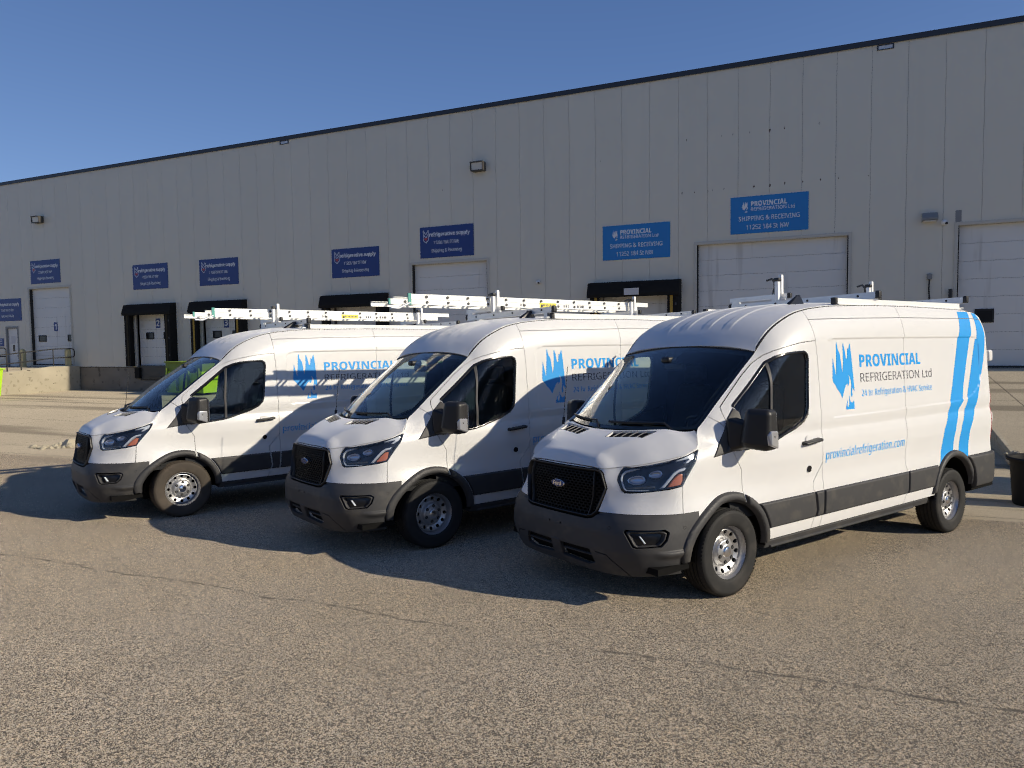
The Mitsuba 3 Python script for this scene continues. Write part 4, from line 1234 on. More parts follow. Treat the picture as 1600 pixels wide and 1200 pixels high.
for nm, cx, cz, clip in (('wheel_arch', .01, .36, sbox(1.10, .36, 2.10, 1.0)), ('wheel_arch', -3.755, .345, sbox(4.79, .40, 5.78, 1.0))):
    ringp = arch(cx, cz, .49).difference(arch(cx, cz, .405)).intersection(clip)
    ringp = ringp.difference(LineString(Q(door_front)).buffer(.004))

    def mk(s, ringp=ringp):
        return shape(mirm(raised(ringp, .030, .035, du=.03, dv=.03, base=-.02), s), 'm_trim', 35)
    both(nm, mk)

    def liner(s, cx=cx, cz=cz):
        a = np.linspace(math.radians(0), math.radians(182), 40)
        r = .435
        v = np.concatenate([np.stack([cx + r * np.cos(a), np.full(40, s * .55), cz + r * np.sin(a)], -1), np.stack([cx + r * np.cos(a), np.full(40, s * .975), cz + r * np.sin(a)], -1), [[cx, s * .55, cz]]])
        k = np.arange(39)
        f = np.concatenate([np.stack([k, k + 1, k + 41], -1), np.stack([k, k + 41, k + 40], -1), np.stack([k, k + 1, np.full(39, 80)], -1)])
        return shape(trimesh.Trimesh(v, f, process=False), 'm_void')
    both('wheel_well', liner)
under = sbox(-4.85, -.93, .80, .93)
for cx in (.0, -3.76):
    under = under.difference(sbox(cx - .46, .52, cx + .46, 1)).difference(sbox(cx - .46, -1, cx + .46, -.52))
ub = extr(under, .31, .36)
part('underbody', shape(cat([ub, bx(-4.5, -.6, -.12, .12, .22, .3), bx(-2.9, -1.9, .25, .6, .2, .31)]), 'm_void'))

# front bumper
bump = sbox(-1.24, .27, 1.24, bumper_top).difference(unary_union([grille.buffer(.012), arch(.01, .36, .482), mirror(arch(.01, .36, .482))]))
chin = Polygon([(-1.3, .0), (1.3, .0), (1.3, .28), (.98, .28), (.74, .272), (.50, .262), (-.50, .262), (-.74, .272), (-.98, .28), (-1.3, .28)])
intake = Polygon([(-.44, .345), (-.40, .450), (-.06, .450), (-.06, .335), (-.36, .315)])
intakes = unary_union([intake, mirror(intake)])
bump = bump.difference(chin)
crease_l = LineString([(.46, .44), (.56, .43), (.66, .345), (.74, .27)]).buffer(.004)
bump = bump.difference(unary_union([fog, mirror(fog), intakes, crease_l, mirror(crease_l)]))
for x0 in (-.07, .07):
    bump = bump.difference(Point(x0, .60).buffer(.010))
for x0 in (.58, -.58, 1.13, -1.13):
    bump = bump.difference(Point(x0, .64).buffer(.012).difference(Point(x0, .64).buffer(.010)))


def bump_pt(q, z, off=0.0):
    a = np.abs(q)
    off = np.asarray(off) + .004 + .020 * ss(.90, 1.02, a) * ss(.485, .462, z) - .024 * ss(.90, 1.02, a) * ss(.462, .40, z) - .015 * ss(.715, .735, z) * ss(.55, .45, a)
    return body_pt(q, z, off)


A = Acc()
vv, ff = tess(bump, .025, .0125)
p, _ = bump_pt(vv[:, 0], vv[:, 1], np.zeros(len(vv)))
e = 1.5e-3
pu, pv = bump_pt(vv[:, 0] + e, vv[:, 1], np.zeros(len(vv)))[0], bump_pt(vv[:, 0], vv[:, 1] + e, np.zeros(len(vv)))[0]
n0 = body_pt(vv[:, 0], vv[:, 1])[1]
n = np.cross(pu - p, pv - p)
n /= np.linalg.norm(n, axis=1, keepdims=True)
n *= np.sign((n * n0).sum(1, keepdims=True))
A.add(p, ff, n)
A.add(*lip(bump, bump_pt, 0, -.03))
part('front_bumper', A.shape('m_trim'))
part('front_bumper__intake', sheet(intakes.buffer(.02), 'm_void', off=-.055, depth=0, rec=False))
part('front_bumper__intake_bar', shape(cat([raised(sbox(-.42, .385, -.05, .40), -.012, .006, base=-.03), raised(sbox(.05, .385, .42, .40), -.012, .006, base=-.03)]), 'm_trim', 30))
part('front_bumper__tow_cover', shape(raised(sbox(-.055, .335, .055, .47), .010, .01), 'm_trim', 30))
for s in (1, -1):
    part('front_bumper__fog_lamp', sheet(sided(fog.buffer(.004), s), 'm_gloss_black', off=-.045, depth=0, rec=False))
    inner = Polygon([(.735, .605), (.745, .615), (.955, .615), (.985, .600), (.968, .555), (.94, .53), (.80, .522), (.785, .53)])
    part('front_bumper__fog_bezel', shape(mirm(raised(fog.buffer(-.006).difference(inner), -.006, .014, base=-.05, du=.03, dv=.03), s), 'm_trim', 35))
    part('front_bumper__fog_blade', shape(mirm(raised(Polygon([(.80, .595), (.815, .595), (.86, .54), (.845, .535)]), -.02, .004, base=-.045), s), 'm_lens_white', 35))

# grille
cells = []
for r, z in enumerate(np.arange(.70, 1.06, .0215)):
    for q in np.arange(-.52, .53, .046):
        c = (q + (.023 if r % 2 else 0), z)
        cells.append(Polygon([(c[0] - .0195, c[1]), (c[0] - .0115, c[1] + .0072), (c[0] + .0115, c[1] + .0072), (c[0] + .0195, c[1]), (c[0] + .0115, c[1] - .0072), (c[0] - .0115, c[1] - .0072)]))
core = grille.buffer(-.022)
mesh_poly = core.difference(unary_union(cells))
part('grille', sheet(core.buffer(.01), 'm_void', off=-.06, depth=0, rec=False))
part('grille__honeycomb', sheet(mesh_poly, 'm_grille', off=-.012, du=.2, dv=.2, depth=.02, rec=False))
part('grille__surround', shape(raised(grille.difference(core), .020, .012, base=-.03, du=.04, dv=.04), 'm_black', 35))
for s in (1, -1):
    rib = Polygon([(.355, .70), (.372, .70), (.405, .85), (.412, .95), (.400, 1.05), (.385, 1.05), (.396, .95), (.39, .85)])
    part('grille__rib', shape(mirm(raised(rib, .006, .006, base=-.015), s), 'm_black', 35))
ell = lambda a, b: Polygon([(a * math.cos(t), .915 + b * math.sin(t)) for t in np.linspace(0, 2 * math.pi, 49)[:-1]])
part('grille__badge', shape(cat([raised(ell(.088, .036), .020, .008, base=-.02, du=.03, dv=.03)]), 'm_chrome', 40))
part('grille__badge_field', shape(raised(ell(.079, .029), .0225, .004, base=.015, du=.03, dv=.03), 'm_badge_blue', 40))
tm = text_mesh('Ford', .030, .002, 600)
tv = tm.vertices.copy()
tv[:, 0] = (tv[:, 0] - tm.bounds.mean(0)[0]) * 1.15
tv[:, 1] -= tm.bounds.mean(0)[1]
tv[:, 0] += .25 * tv[:, 1]
p, _ = body_pt(tv[:, 0], .915 + tv[:, 1], .0225 + tv[:, 2])
part('grille__badge_script', shape(trimesh.Trimesh(p, tm.faces, process=False), 'm_chrome'))

# headlights
hq = lambda x: .585 + (x - 265) * (.515 / 950)


def light(path, poly, off, bevel, mat, base):
    both(path, lambda s: shape(mirm(raised(poly, off, bevel, base=base, du=.03, dv=.03), s), mat, 40))


both('headlight', lambda s: sheet(sided(headlight, s), 'm_gloss_black', off=-.050, depth=0, rec=False, du=.04, dv=.04))
both('headlight__lens_cover', lambda s: sheet(sided(headlight.buffer(-.003), s), 'm_lens', off=.002, depth=0, rec=False, du=.03, dv=.03))
rimh = headlight.difference(headlight.buffer(-.012))
light('headlight__housing_rim', rimh, -.004, .006, 'm_gloss_black', -.05)
light('headlight__light_guide', Polygon([(.605, 1.00), (.607, 1.035), (.635, 1.065), (.80, 1.105), (.98, 1.142), (.98, 1.13), (.80, 1.092), (.645, 1.052), (.62, 1.03), (.617, 1.0), (.648, .935), (.665, .918), (.85, .922), (.85, .912), (.66, .908), (.64, .922)]), -.020, .004, 'm_lens_white', -.045)
light('headlight__drl_bar', Polygon([(.925, .934), (.962, .938), (1.00, .985), (1.035, 1.030), (1.065, 1.052), (1.118, 1.060), (1.128, 1.084), (1.06, 1.078), (1.02, 1.055), (.985, 1.01), (.95, .962)]), -.012, .006, 'm_lens_white', -.045)
light('headlight__turn_signal', Polygon([(.980, .938), (1.095, .953), (1.112, .985), (1.105, 1.040), (1.070, 1.043), (1.045, 1.025), (1.01, .985)]), -.014, .008, 'm_amber', -.045)
light('headlight__upper_strip', Polygon([(1.02, 1.150), (1.20, 1.185), (1.225, 1.178), (1.20, 1.145), (1.13, 1.11), (1.10, 1.12), (1.14, 1.145), (1.02, 1.132)]), -.014, .005, 'm_lens_white', -.045)
ov = lambda cx, cz, a, b: Polygon([(cx + a * math.cos(t) + .25 * b * math.sin(t), cz + b * math.sin(t) * (1 + .15 * math.cos(t))) for t in np.linspace(0, 2 * math.pi, 33)[:-1]])
for cx, cz, a, b in ((.742, .995, .074, .036), (.888, 1.040, .050, .030)):
    light('headlight__projector_ring', ov(cx, cz, a, b).difference(ov(cx, cz, a - .012, b - .009)), -.012, .004, 'm_chrome', -.045)
    light('headlight__projector', ov(cx, cz, a - .012, b - .009), -.034, .02, 'm_reflector', -.048)
light('headlight__reflector_tray', Polygon([(.66, .925), (.90, .935), (.89, .955), (.66, .942)]), -.030, .005, 'm_dark_steel', -.045)

# side mirrors
mh = m3.Manifold.batch_hull([m3.Manifold.sphere(r, 24).translate((x, y, z)) for x, y, z, r in [(-.125, 1.085, 1.455, .055), (-.165, 1.185, 1.455, .050), (-.10, 1.06, 1.25, .06), (-.16, 1.175, 1.235, .06), (-.215, 1.075, 1.465, .035), (-.235, 1.185, 1.465, .035), (-.215, 1.06, 1.23, .045), (-.235, 1.185, 1.225, .045)]])
both('side_mirror', lambda s: shape(mirm(man(mh), s), 'm_black', 50))
ma = m3.Manifold.batch_hull([m3.Manifold.sphere(r, 12).translate(c) for *c, r in [(-.05, .93, 1.40, .03), (-.05, .94, 1.20, .035), (-.13, .93, 1.40, .03), (-.15, .94, 1.19, .035), (-.12, 1.03, 1.36, .03), (-.13, 1.03, 1.23, .03), (-.19, 1.03, 1.36, .03), (-.19, 1.03, 1.23, .03)]])
both('side_mirror__arm', lambda s: shape(mirm(man(ma), s), 'm_black', 50))
ind = m3.Manifold.batch_hull([m3.Manifold.sphere(.012, 12).translate(c) for c in [(-.150, 1.236, 1.325), (-.235, 1.226, 1.320), (-.145, 1.244, 1.235), (-.232, 1.232, 1.205), (-.135, 1.225, 1.30), (-.135, 1.232, 1.235)]])
both('side_mirror__indicator', lambda s: shape(mirm(man(ind), s), 'm_lamp_clear', 50))
both('side_mirror__indicator_bulb', lambda s: shape(mirm(cat([bx(-.19, -.165, 1.240, 1.2475, z, z + .018) for z in (1.22, 1.25, 1.28)]), s), 'm_dark_steel', 0))
both('side_mirror__mirror_glass', lambda s: shape(mirm(rbx(-.282, -.272, 1.06, 1.20, 1.21, 1.47, .004), s), 'm_chrome', 30))

# rear end
rb = sbox(5.40, .36, QEND, .735).difference(arch(-3.755, .345, .482))
A = Acc()
for s in (1, -1):
    m = raised(sided(rb, s) if s > 0 else rb, .035, .03, du=.05, dv=.04, base=-.02)
    part('rear_bumper', shape(mirm(m, s), 'm_trim', 35))
both('tail_lamp', lambda s: shape(mirm(raised(lamp_tail, .006, .01, base=-.02), s), 'm_red_lens', 35))
both('rear_door__hinge', lambda s: shape(mirm(cat([rbx(-4.86, -4.76, .885, .935, z, z + .13, .02) for z in (1.05, 1.78)]), s), 'm_paint', 40))

# vinyl graphics (flat film on the left side; the right side is out of sight)
seam_cut = unary_union([LineString(s).buffer(.004) for s in seams])
STR1 = [(-4.141, 2.353), (-4.419, 2.352), (-4.35, 2.23), (-4.289, 2.075), (-4.175, 1.81), (-4.049, 1.513), (-4.007, 1.365), (-3.908, 1.278), (-3.815, 1.118), (-3.766, 0.974), (-3.749, 0.819), (-3.70, .70), (-3.43, .70), (-3.455, 0.756), (-3.5, 0.924), (-3.531, 1.066), (-3.632, 1.204), (-3.683, 1.291), (-3.704, 1.345), (-3.79, 1.524), (-3.916, 1.853), (-3.996, 2.076), (-4.066, 2.208)]
STR2 = [(-4.526, 2.346), (-4.647, 2.336), (-4.70, 2.212), (-4.70, 2.074), (-4.63, 1.937), (-4.51, 1.687), (-4.43, 1.516), (-4.304, 1.273), (-4.229, 1.164), (-4.134, 1.019), (-4.12, 0.888), (-4.087, 0.70), (-3.865, 0.70), (-3.879, .797), (-3.901, 0.963), (-3.94, 1.09), (-4.022, 1.215), (-4.096, 1.341), (-4.23, 1.619), (-4.359, 1.921), (-4.433, 2.075), (-4.485, 2.231)]
film = full.difference(unary_union([arch(-3.755, .345, .45)])).difference(seam_cut)
for st in (STR1, STR2):
    part('vinyl_stripe', sheet(Polygon(Q(st)).buffer(0).intersection(film), 'm_vinyl_blue', off=.0013, depth=0, du=.05, dv=.03))
lg = unary_union([Polygon(Q(L)).buffer(0) for L in (LOGO_MAIN, LOGO_BASE)])
part('vinyl_emblem', sheet(lg, 'm_vinyl_blue', off=.0013, depth=0, du=.06, dv=.06))


def vinyl(txt, x0, z0, h, width, weight, wd, mat):
    t = text_mesh(txt, h, .0004, weight, wd)
    w = t.bounds[1][0] - t.bounds[0][0]
    v = t.vertices
    q = 1.593 - x0 + (v[:, 0] - t.bounds[0][0]) * width / w
    z = z0 + v[:, 1]
    p, _ = body_pt(q, z, .0012 + v[:, 2] + rec_off(q, z))
    part('vinyl_lettering', shape(trimesh.Trimesh(p, t.faces, process=False), mat))


vinyl('PROVINCIAL', -1.957, 1.787, .118, 1.165, 800, 100, 'm_vinyl_blue')
vinyl('REFRIGERATION Ltd', -1.957, 1.645, .083, 1.39, 400, 100, 'm_vinyl_grey')
vinyl('24 hr Refrigeration & HVAC Service', -1.963, 1.509, .062, 1.365, 430, 70, 'm_vinyl_blue')
vinyl('provincialrefrigeration.com', -1.303, .972, .084, 1.385, 430, 62, 'm_vinyl_blue')

# cab interior
part('cab_floor', shape(bx(-1.33, .55, -.90, .90, .62, .66), 'm_interior'))
dash = extr(Polygon([(.22, .66), (.24, 1.10), (.24, 1.23), (.10, 1.26), (-.05, 1.25), (-.16, 1.18), (-.18, 1.02), (.0, .92), (.05, .66)]), -.84, .84)
dash = trimesh.Trimesh(np.stack([dash.vertices[:, 0], dash.vertices[:, 2], dash.vertices[:, 1]], 1), dash.faces[:, ::-1], process=False)
hump = hull([(-.02, .60, 1.24, .05), (-.02, .24, 1.24, .05), (.16, .56, 1.23, .04), (.16, .28, 1.23, .04)])
part('dashboard', shape(cat([dash, hump, rbx(-.17, -.12, -.14, .14, 1.10, 1.30, .015)]), 'm_interior', 35))
for y in (.42, -.42):
    st = cat([hull([(-.60, y - .2, 1.0, .06), (-.60, y + .2, 1.0, .06), (-1.05, y - .2, .97, .07), (-1.05, y + .2, .97, .07)]), hull([(-1.06, y - .19, 1.02, .07), (-1.06, y + .19, 1.02, .07), (-1.20, y - .15, 1.58, .06), (-1.20, y + .15, 1.58, .06)]), hull([(-1.21, y - .09, 1.70, .05), (-1.21, y + .09, 1.70, .05), (-1.22, y - .08, 1.80, .05), (-1.22, y + .08, 1.80, .05)]), bx(-1.0, -.65, y - .2, y + .2, .66, .95)])
    part('seat', shape(st, 'm_seat', 45))
w = trimesh.creation.torus(.19, .016, major_sections=40, minor_sections=10)
hub = cat([rbx(-.17, .17, -.02, .02, -.02, .015, .012), rbx(-.05, .05, -.07, .05, -.03, .02, .015)])
w = cat([w, hub])
w.apply_transform(trimesh.transformations.rotation_matrix(math.pi / 2, [0, 0, 1]))
w.apply_transform(trimesh.transformations.rotation_matrix(math.radians(-58), [0, 1, 0]))
w.apply_translation([-.34, .42, 1.24])
part('steering_wheel', shape(cat([w, tube([(-.34, .42, 1.24), (-.05, .42, 1.10)], .035)]), 'm_black', 40))
bh = full.intersection(sbox(1.593 + 1.3, .5, 1.593 + 1.31, 2.3))
bh_z = np.linspace(.6, 2.33, 30)
bp = [(float(Sxz(-1.32, z)) - .04, z) for z in bh_z]
bw = extr(Polygon(bp + [(-y, z) for y, z in bp[::-1]]), -1.36, -1.33)
part('bulkhead', shape(trimesh.Trimesh(np.stack([bw.vertices[:, 2], bw.vertices[:, 0], bw.vertices[:, 1]], 1), bw.faces, process=False), 'm_interior'))
hl_poly = roof_poly.buffer(-.03).intersection(sbox(-1.4, -1, 0, 1))
part('headliner', sheet(hl_poly, 'm_interior', fn=roof_pt, off=-.035, du=.1, dv=.1, rec=False, depth=0))
both('front_door__inner_panel', lambda s: sheet(sided(Polygon(Q([(-.05, .6), (-.05, 1.14), (-.2, 1.16), (-.6, 1.21), (-1.0, 1.34), (-1.25, 1.40), (-1.25, .6)])), s), 'm_interior', off=-.06, rec=False, depth=.02))
_wt = np.array([(.10, 1.18), (-.02, 1.30), (-.165, 1.515), (-.25, 1.585), (-.346, 1.657), (-.47, 1.762), (-.596, 1.860), (-.70, 1.905)])


def pillar_trim(s):
    b = np.linspace(.0, 1.02, 15)
    w = np.stack([np.interp(b, np.linspace(0, 1.02, 8), _wt[:, i]) for i in (0, 1)], 1)
    A_ = screen_pt(np.full(15, .985 * s), np.clip(b, 0, 1), np.full(15, -.010))[0]
    M_ = screen_pt(np.full(15, .90 * s), np.clip(b, 0, 1), np.full(15, -.028))[0]
    B_ = body_pt(1.593 - w[:, 0], w[:, 1], np.full(15, -.035))[0] * [1, s, 1]
    v = np.concatenate([A_, M_, B_])
    k = np.arange(14)
    f = np.concatenate([np.concatenate([np.stack([k + o, k + 1 + o, k + 16 + o], -1), np.stack([k + o, k + 16 + o, k + 15 + o], -1)]) for o in (0, 15)])
    return shape(trimesh.Trimesh(v, f, process=False), 'm_interior', True)


both('pillar_trim', pillar_trim)
pil = LineString(Q([(.05, 1.33), (-.16, 1.55), (-.60, 1.90), (-.80, 1.96), (-1.1, 1.99)])).buffer(.05, cap_style=2).difference(window).intersection(full)
part('interior_mirror', shape(cat([rbx(-.46, -.42, -.12, .12, 1.80, 1.875, .02), tube([(-.43, 0, 1.87), (-.42, 0, 1.94)], .02), rbx(-.44, -.30, -.05, .05, 1.87, 1.93, .02)]), 'm_black', 40))
for s in (1, -1):
    gh = tube([(-.16, s * .80, 1.50), (-.20, s * .765, 1.53), (-.30, s * .755, 1.62), (-.33, s * .78, 1.65)], .016)
    part('grab_handle', shape(gh, 'm_trim', 40))
ae = body_pt(np.array([1.593 - .33]), np.array([1.21]))[0][0]
part('whip_aerial', shape(cat([tube([(.27, -.80, 1.30), (.26, -.80, 1.37)], .014, 10), tube([(.26, -.80, 1.37), (.20, -.80, 1.86)], .0035, 6)]), 'm_black', 40))

# wheels (not raked)
tread = [(.20, -.095), (.22, -.110), (.262, -.118), (.318, -.116), (.340, -.106), (.350, -.092)]
for c in (-.06, -.02, .02, .06):
    tread += [(.353, c - .008 - .012), (.353, c - .006), (.344, c - .005), (.344, c + .005), (.353, c + .006)]
tread += [(.350, .092), (.340, .106), (.328, .113), (.322, .1175), (.312, .119), (.290, .119), (.262, .118), (.240, .115), (.222, .110), (.212, .098)]
tyre = lathe(tread, 96)
blocks = []
for k in range(72):
    a = 2 * math.pi * k / 72
    for s in (-1, 1):
        b = bx(.343, .3545, -.011, .007, min(s * .078, s * .112), max(s * .078, s * .112))
        v = b.vertices
        outer = np.abs(v[:, 2]) > .1
        v[outer & (v[:, 0] > .35), 0] -= .012
        b.apply_transform(trimesh.transformations.rotation_matrix(a + (.02 if s > 0 else 0), [0, 0, 1]))
        blocks.append(b)
rimb = lathe([(.205, -.09), (.223, -.085), (.223, .082), (.226, .090), (.222, .096), (.214, .094), (.208, .080), (.198, .066), (.192, .030), (.190, .0), (.19, -.08)], 64)
hr_ = lambda r: np.interp(r, [.0, .055, .060, .070, .095, .104, .110, .122, .150, .172, .184, .193], [.075, .075, .072, .070, .066, .058, .040, .026, .040, .050, .046, .028])
disc = Point(0, 0).buffer(.193, 32)
for k in range(12):
    a = 2 * math.pi * (k + .5) / 12
    disc = disc.difference(Point(.157 * math.cos(a), .157 * math.sin(a)).buffer(.0185, 12))
for k in range(6):
    a = 2 * math.pi * k / 6 + .2
    disc = disc.difference(Point(.080 * math.cos(a), .080 * math.sin(a)).buffer(.0175, 12))


def disc_pt(x, y, off=0.0):
    r = np.hypot(x, y)
    z = hr_(r)
    g = (hr_(r + 1e-3) - hr_(r - 1e-3)) / 2e-3
    rr_ = np.maximum(r, 1e-6)
    n = np.stack([-g * x / rr_, -g * y / rr_, np.ones_like(r)], -1)
    n /= np.linalg.norm(n, axis=-1, keepdims=True)
    return np.stack([x, y, z + np.asarray(off)], -1), n


A = Acc()
vv, ff = tess(disc, .008, .008)
p, n = disc_pt(vv[:, 0], vv[:, 1], np.zeros(len(vv)))
A.add(p, ff, n)
A.add(*lip(disc, disc_pt, 0, -.014, .01))
rim_disc = A.shape('m_rim')
nuts = []
for k in range(6):
    a = 2 * math.pi * k / 6 + .2
    c = trimesh.creation.cylinder(.0125, .045, sections=6)
    c.apply_translation([.080 * math.cos(a), .080 * math.sin(a), .054])
    nuts.append(c)
back = lathe([(.0, .0), (.19, .0)], 32)
cap_ = lathe([(.0, .088), (.035, .086), (.044, .080), (.047, .070)], 32)
WHEEL = [('tyre', shape(cat([tyre, *blocks]), 'm_tyre', 35)), ('rim', shape(rimb, 'm_rim', 40)), ('rim_disc', rim_disc), ('lug_nuts', shape(cat(nuts), 'm_dark_steel')), ('brake_drum', shape(back, 'm_void')), ('hub_cap', shape(cap_, 'm_chrome', 40))]
WHEEL_CLEAN = [('tyre', {**WHEEL[0][1], 'bsdf': {'type': 'ref', 'id': 'm_tyre_clean'}})] + WHEEL[1:]

# roof rack pieces
RZ = 2.405


def bar_mesh(x, half):
    """Cross bar with end caps, the raised far half with its stop post and clamp."""
    o = {}
    o['cross_bar'] = (cat([bx(x - .022, x + .022, -.96, .80, 2.470, 2.530), bx(x - .035, x + .035, -.96, .80, 2.460, 2.470)]), 'm_alu')
    o['bar_end_cap'] = ([rbx(x - .03, x + .03, .80, .845, 2.460, 2.540, .012), rbx(x - .03, x + .03, -1.0, -.96, 2.460, 2.540, .012)], 'm_black')
    o['mounting_foot'] = ([cat([bx(x - .03, x + .03, s * .70 - .03, s * .70 + .03, 2.411, 2.460), bx(x - .07, x + .07, s * .74 - .03, s * .74 + .03, 2.40, 2.412)]) for s in (1, -1)], 'm_alu')
    o['raised_arm'] = (cat([bx(x - .020, x + .020, -.98, -.20, 2.555, 2.605), bx(x - .02, x + .02, -.40, -.24, 2.53, 2.556), bx(x - .02, x + .02, -.95, -.85, 2.53, 2.556)]), 'm_alu')
    o['stop_post'] = ([rbx(x - .022, x + .022, -.315, -.270, 2.53, 2.82, .008), rbx(x + .05, x + .095, -.31, -.265, 2.53, 2.745, .008)], 'm_white_rack')
    o['post_cap'] = ([rbx(x + .042, x + .103, -.325, -.25, 2.74, 2.78, .012)], 'm_black')
    o['arm_end_cap'] = ([rbx(x - .03, x + .02, -.215, -.165, 2.55, 2.61, .012)], 'm_black')
    o['clamp_lever'] = (cat([tube([(x + .01, -.36, 2.60), (x + .01, -.37, 2.745), (x + .01, -.40, 2.785), (x + .01, -.47, 2.77)], .012), tube([(x + .01, -.395, 2.60), (x + .01, -.368, 2.70)], .008)]), 'm_dark_steel')
    o['bolt'] = ([tube([(x + .02, y, 2.50), (x + .028, y, 2.50)], .012) for y in (-.75, -.35, .05, .35, .62)], 'm_black')
    return o


def rack_parts(x1, x2):
    out = []
    for s in (1, -1):
        out.append(('side_rail', shape(cat([bx(-4.33, -1.83, s * .775 - .022, s * .775 + .022, RZ - .008, RZ + .045), bx(-4.33, -1.83, s * .775 - .035, s * .775 + .035, RZ - .02, RZ - .008)]), 'm_white_rack')))
        out.append(('rail_end_cap', shape(rbx(-1.83, -1.79, s * .775 - .026, s * .775 + .026, RZ - .014, RZ + .05, .006), 'm_black', 30)))
    for x in (x1, x2):
        for nm, (m, mat) in bar_mesh(x, 0).items():
            for mm_ in (m if isinstance(m, list) else [m]):
                out.append((nm, shape(mm_, mat, 30)))
    return out


RACK_A, RACK_B = rack_parts(-1.80, -4.40), rack_parts(-2.52, -4.43)

# ------------------------------------------------------------------ place the vans
VM = {1: [[-0.7707, 0.63718, 0.00519, -4.76733], [-0.63662, -0.77032, 0.03622, 9.70594], [0.02708, 0.02461, 0.99933, -0.32703], [0, 0, 0, 1]],
      2: [[-0.7902, 0.61283, 0.00519, -1.39334], [-0.61229, -0.78981, 0.03622, 8.03815], [0.0263, 0.02544, 0.99933, -0.2841], [0, 0, 0, 1]],
      3: [[-0.82001, 0.57233, 0.00519, 1.1836], [-0.57181, -0.81959, 0.03622, 6.44435], [0.02498, 0.02673, 0.99933, -0.23972], [0, 0, 0, 1]]}
tip = np.eye(4)
c_, s_ = math.cos(RAKE), math.sin(RAKE)
# tips the nose down about the front axle (0, 0, 0.352): z gains RAKE * (-x)
tip[:3, :3] = [[c_, 0, s_], [0, 1, 0], [-s_, 0, c_]]
tip[:3, 3] = np.array([0, 0, .352]) - tip[:3, :3] @ np.array([0, 0, .352])
VLAB = {3: 'nearest white cargo van with an empty roof rack and wholly sunlit lettering', 2: 'middle white cargo van carrying a ladder, between two other vans', 1: 'leftmost and farthest white cargo van carrying a ladder, front wheel half in sun'}


def wheel_mat(x, y, s, spin):
    """Wheel local z points outwards (to the side s)."""
    M = np.eye(4)
    M[:3, :3] = np.stack([np.array([1, 0, 0]), np.array([0, 0, -s]), np.array([0, s, 0])], 1).T if False else np.array([[1, 0, 0], [0, 0, s], [0, -s, 0]], float) @ trimesh.transformations.rotation_matrix(spin, [0, 0, 1])[:3, :3]
    M[:3, 3] = (x, y, .352)
    return M


for k in (3, 2, 1):
    V = np.array(VM[k], float)
    V[2, 3] = V[2, 3]
    Vb = V @ tip
    root = thing('cargo_van', VLAB[k], 'van', 'white cargo vans parked side by side')
    made = {}
    for path, shp, raked in PARTS:
        bits = path.split('__')
        if len(bits) == 2:
            parent = made[bits[0]][-1] if len(made[bits[0]]) < 2 else made[bits[0]][sum(1 for p in made.get(path, [])) % len(made[bits[0]])]
            kk = put(parent, bits[1], shp, M=Vb)
        else:
            kk = put(root, bits[0], shp, M=Vb)
        made.setdefault(path, []).append(kk)
    for x, s, sp in ((0, 1, .3), (-3.75, 1, 1.1), (0, -1, .7), (-3.75, -1, .2)):
        M = V @ wheel_mat(x, s * .845, s, sp + k)
        wk = key_for(root + '__wheel')
        for nm, shp in (WHEEL if k == 1 else WHEEL_CLEAN):
            put(wk, nm, shp, M=M)
    rk = key_for(root + '__roof_rack')
    for nm, shp in (RACK_B if k == 3 else RACK_A):
        put(rk, nm, shp, M=Vb)

# ------------------------------------------------------------------ ladders on the two far vans
LLAB = {2: 'long white extension ladder with yellow sticker on the middle van roof', 1: 'long white extension ladder on the leftmost van roof'}


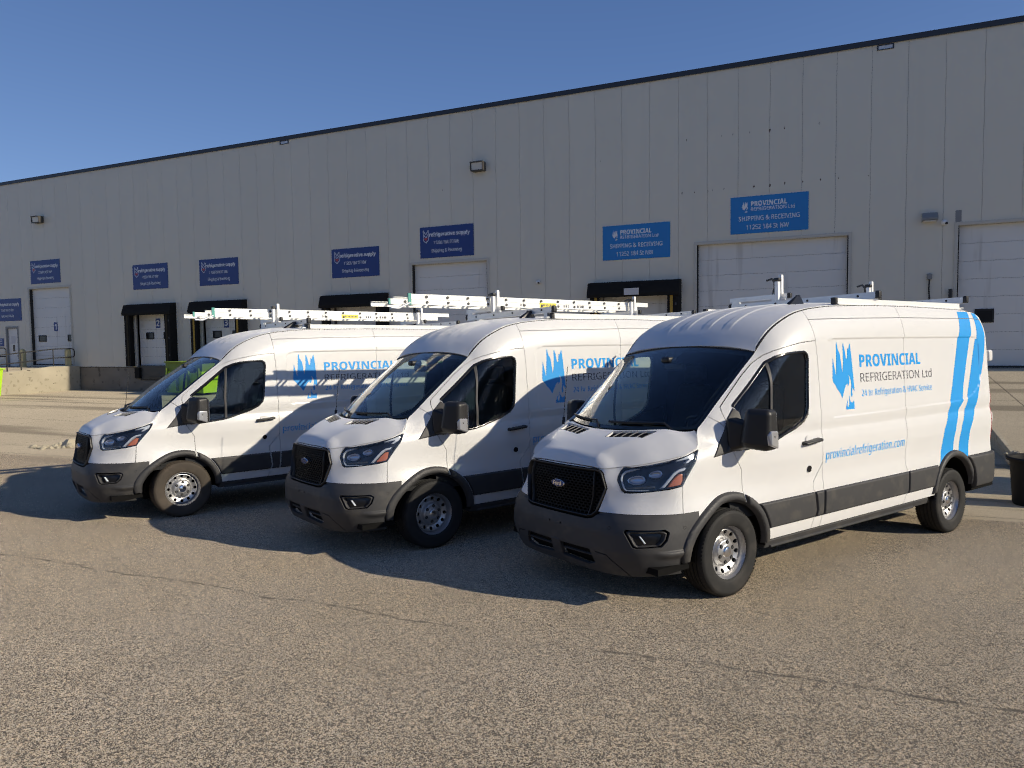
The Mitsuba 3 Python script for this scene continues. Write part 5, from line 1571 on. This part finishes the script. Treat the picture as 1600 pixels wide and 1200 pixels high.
def ladder(k, x_front, length):
    root = thing('extension_ladder', LLAB[k], 'ladder', 'extension ladders on the van roofs')
    Vb = np.array(VM[k], float) @ tip
    z0 = 2.607
    h = .062
    for sec in range(2):
        za = z0 + sec * (h + .004)
        xa = x_front - (0.0 if sec == 0 else .28)
        if sec == 0:
            xa, xb = x_front, x_front - length + .25
        else:
            xa, xb = x_front - .30, x_front - length
        for yy in ((-.345, -.80) if sec == 0 else (-.35, -.79)):
            sgn = 1 if yy > -.5 else -1
            rail = cat([bx(xb, xa, yy - .004, yy + .004, za, za + h), bx(xb, xa, yy + sgn * .004, yy - sgn * .028, za, za + .006), bx(xb, xa, yy + sgn * .004, yy - sgn * .028, za + h - .006, za + h)])
            put(root, 'rail', shape(rail, 'm_ladder'), M=Vb)
        n = int((xa - xb - .2) / .305)
        for i in range(n):
            x = xa - .22 - i * .305
            rg = put(root, 'rung', shape(tube([(x, -.35, za + h / 2), (x, -.79, za + h / 2)], .015, 10), 'm_ladder', 30), M=Vb)
            e = trimesh.creation.cylinder(.017, .012, sections=14)
            e.apply_transform(trimesh.transformations.rotation_matrix(math.pi / 2, [1, 0, 0]))
            e.apply_translation([x, -.337, za + h / 2])
            put(rg, 'end_plug', shape(e, 'm_dark_steel', 30), M=Vb)
    for eb in (bx(x_front - .30, x_front - .26, -.352, -.330, z0 - .004, z0 + 2 * h + .01), bx(x_front - .02, x_front + .004, -.352, -.330, z0 - .005, z0 + h + .004)):
        put(root, 'end_bracket', shape(eb, 'm_teal'), M=Vb)
    put(root, 'ladder_foot', shape(tube([(x_front - .28, -.335, z0 + .02), (x_front - .12, -.33, z0 - .05), (x_front - .02, -.33, z0 - .045)], .014), 'm_alu', 30), M=Vb)
    put(root, 'warning_sticker', shape(bx(x_front - 2.62, x_front - 2.32, -.3405, -.3385, z0 + .010, z0 + .072), 'm_yellow_sticker'), M=Vb)
    k_ = put(root, 'small_print', shape(cat([bx(x_front - 2.60 + j * .026, x_front - 2.585 + j * .026, -.3384, -.3374, z0 + .026, z0 + .056) for j in range(10)] + [bx(x_front - xx - ww, x_front - xx, -.3405, -.3390, z0 + .018, z0 + .054) for xx, ww in ((2.76, .02), (2.80, .02), (2.84, .015), (3.02, .03), (3.07, .02), (3.10, .05), (1.98, .02), (2.02, .02))]), 'm_vinyl_grey'), M=Vb)
    labels[k_] = {'kind': 'stuff'}


ladder(2, -0.24, 4.53)
ladder(1, -0.57, 4.46)
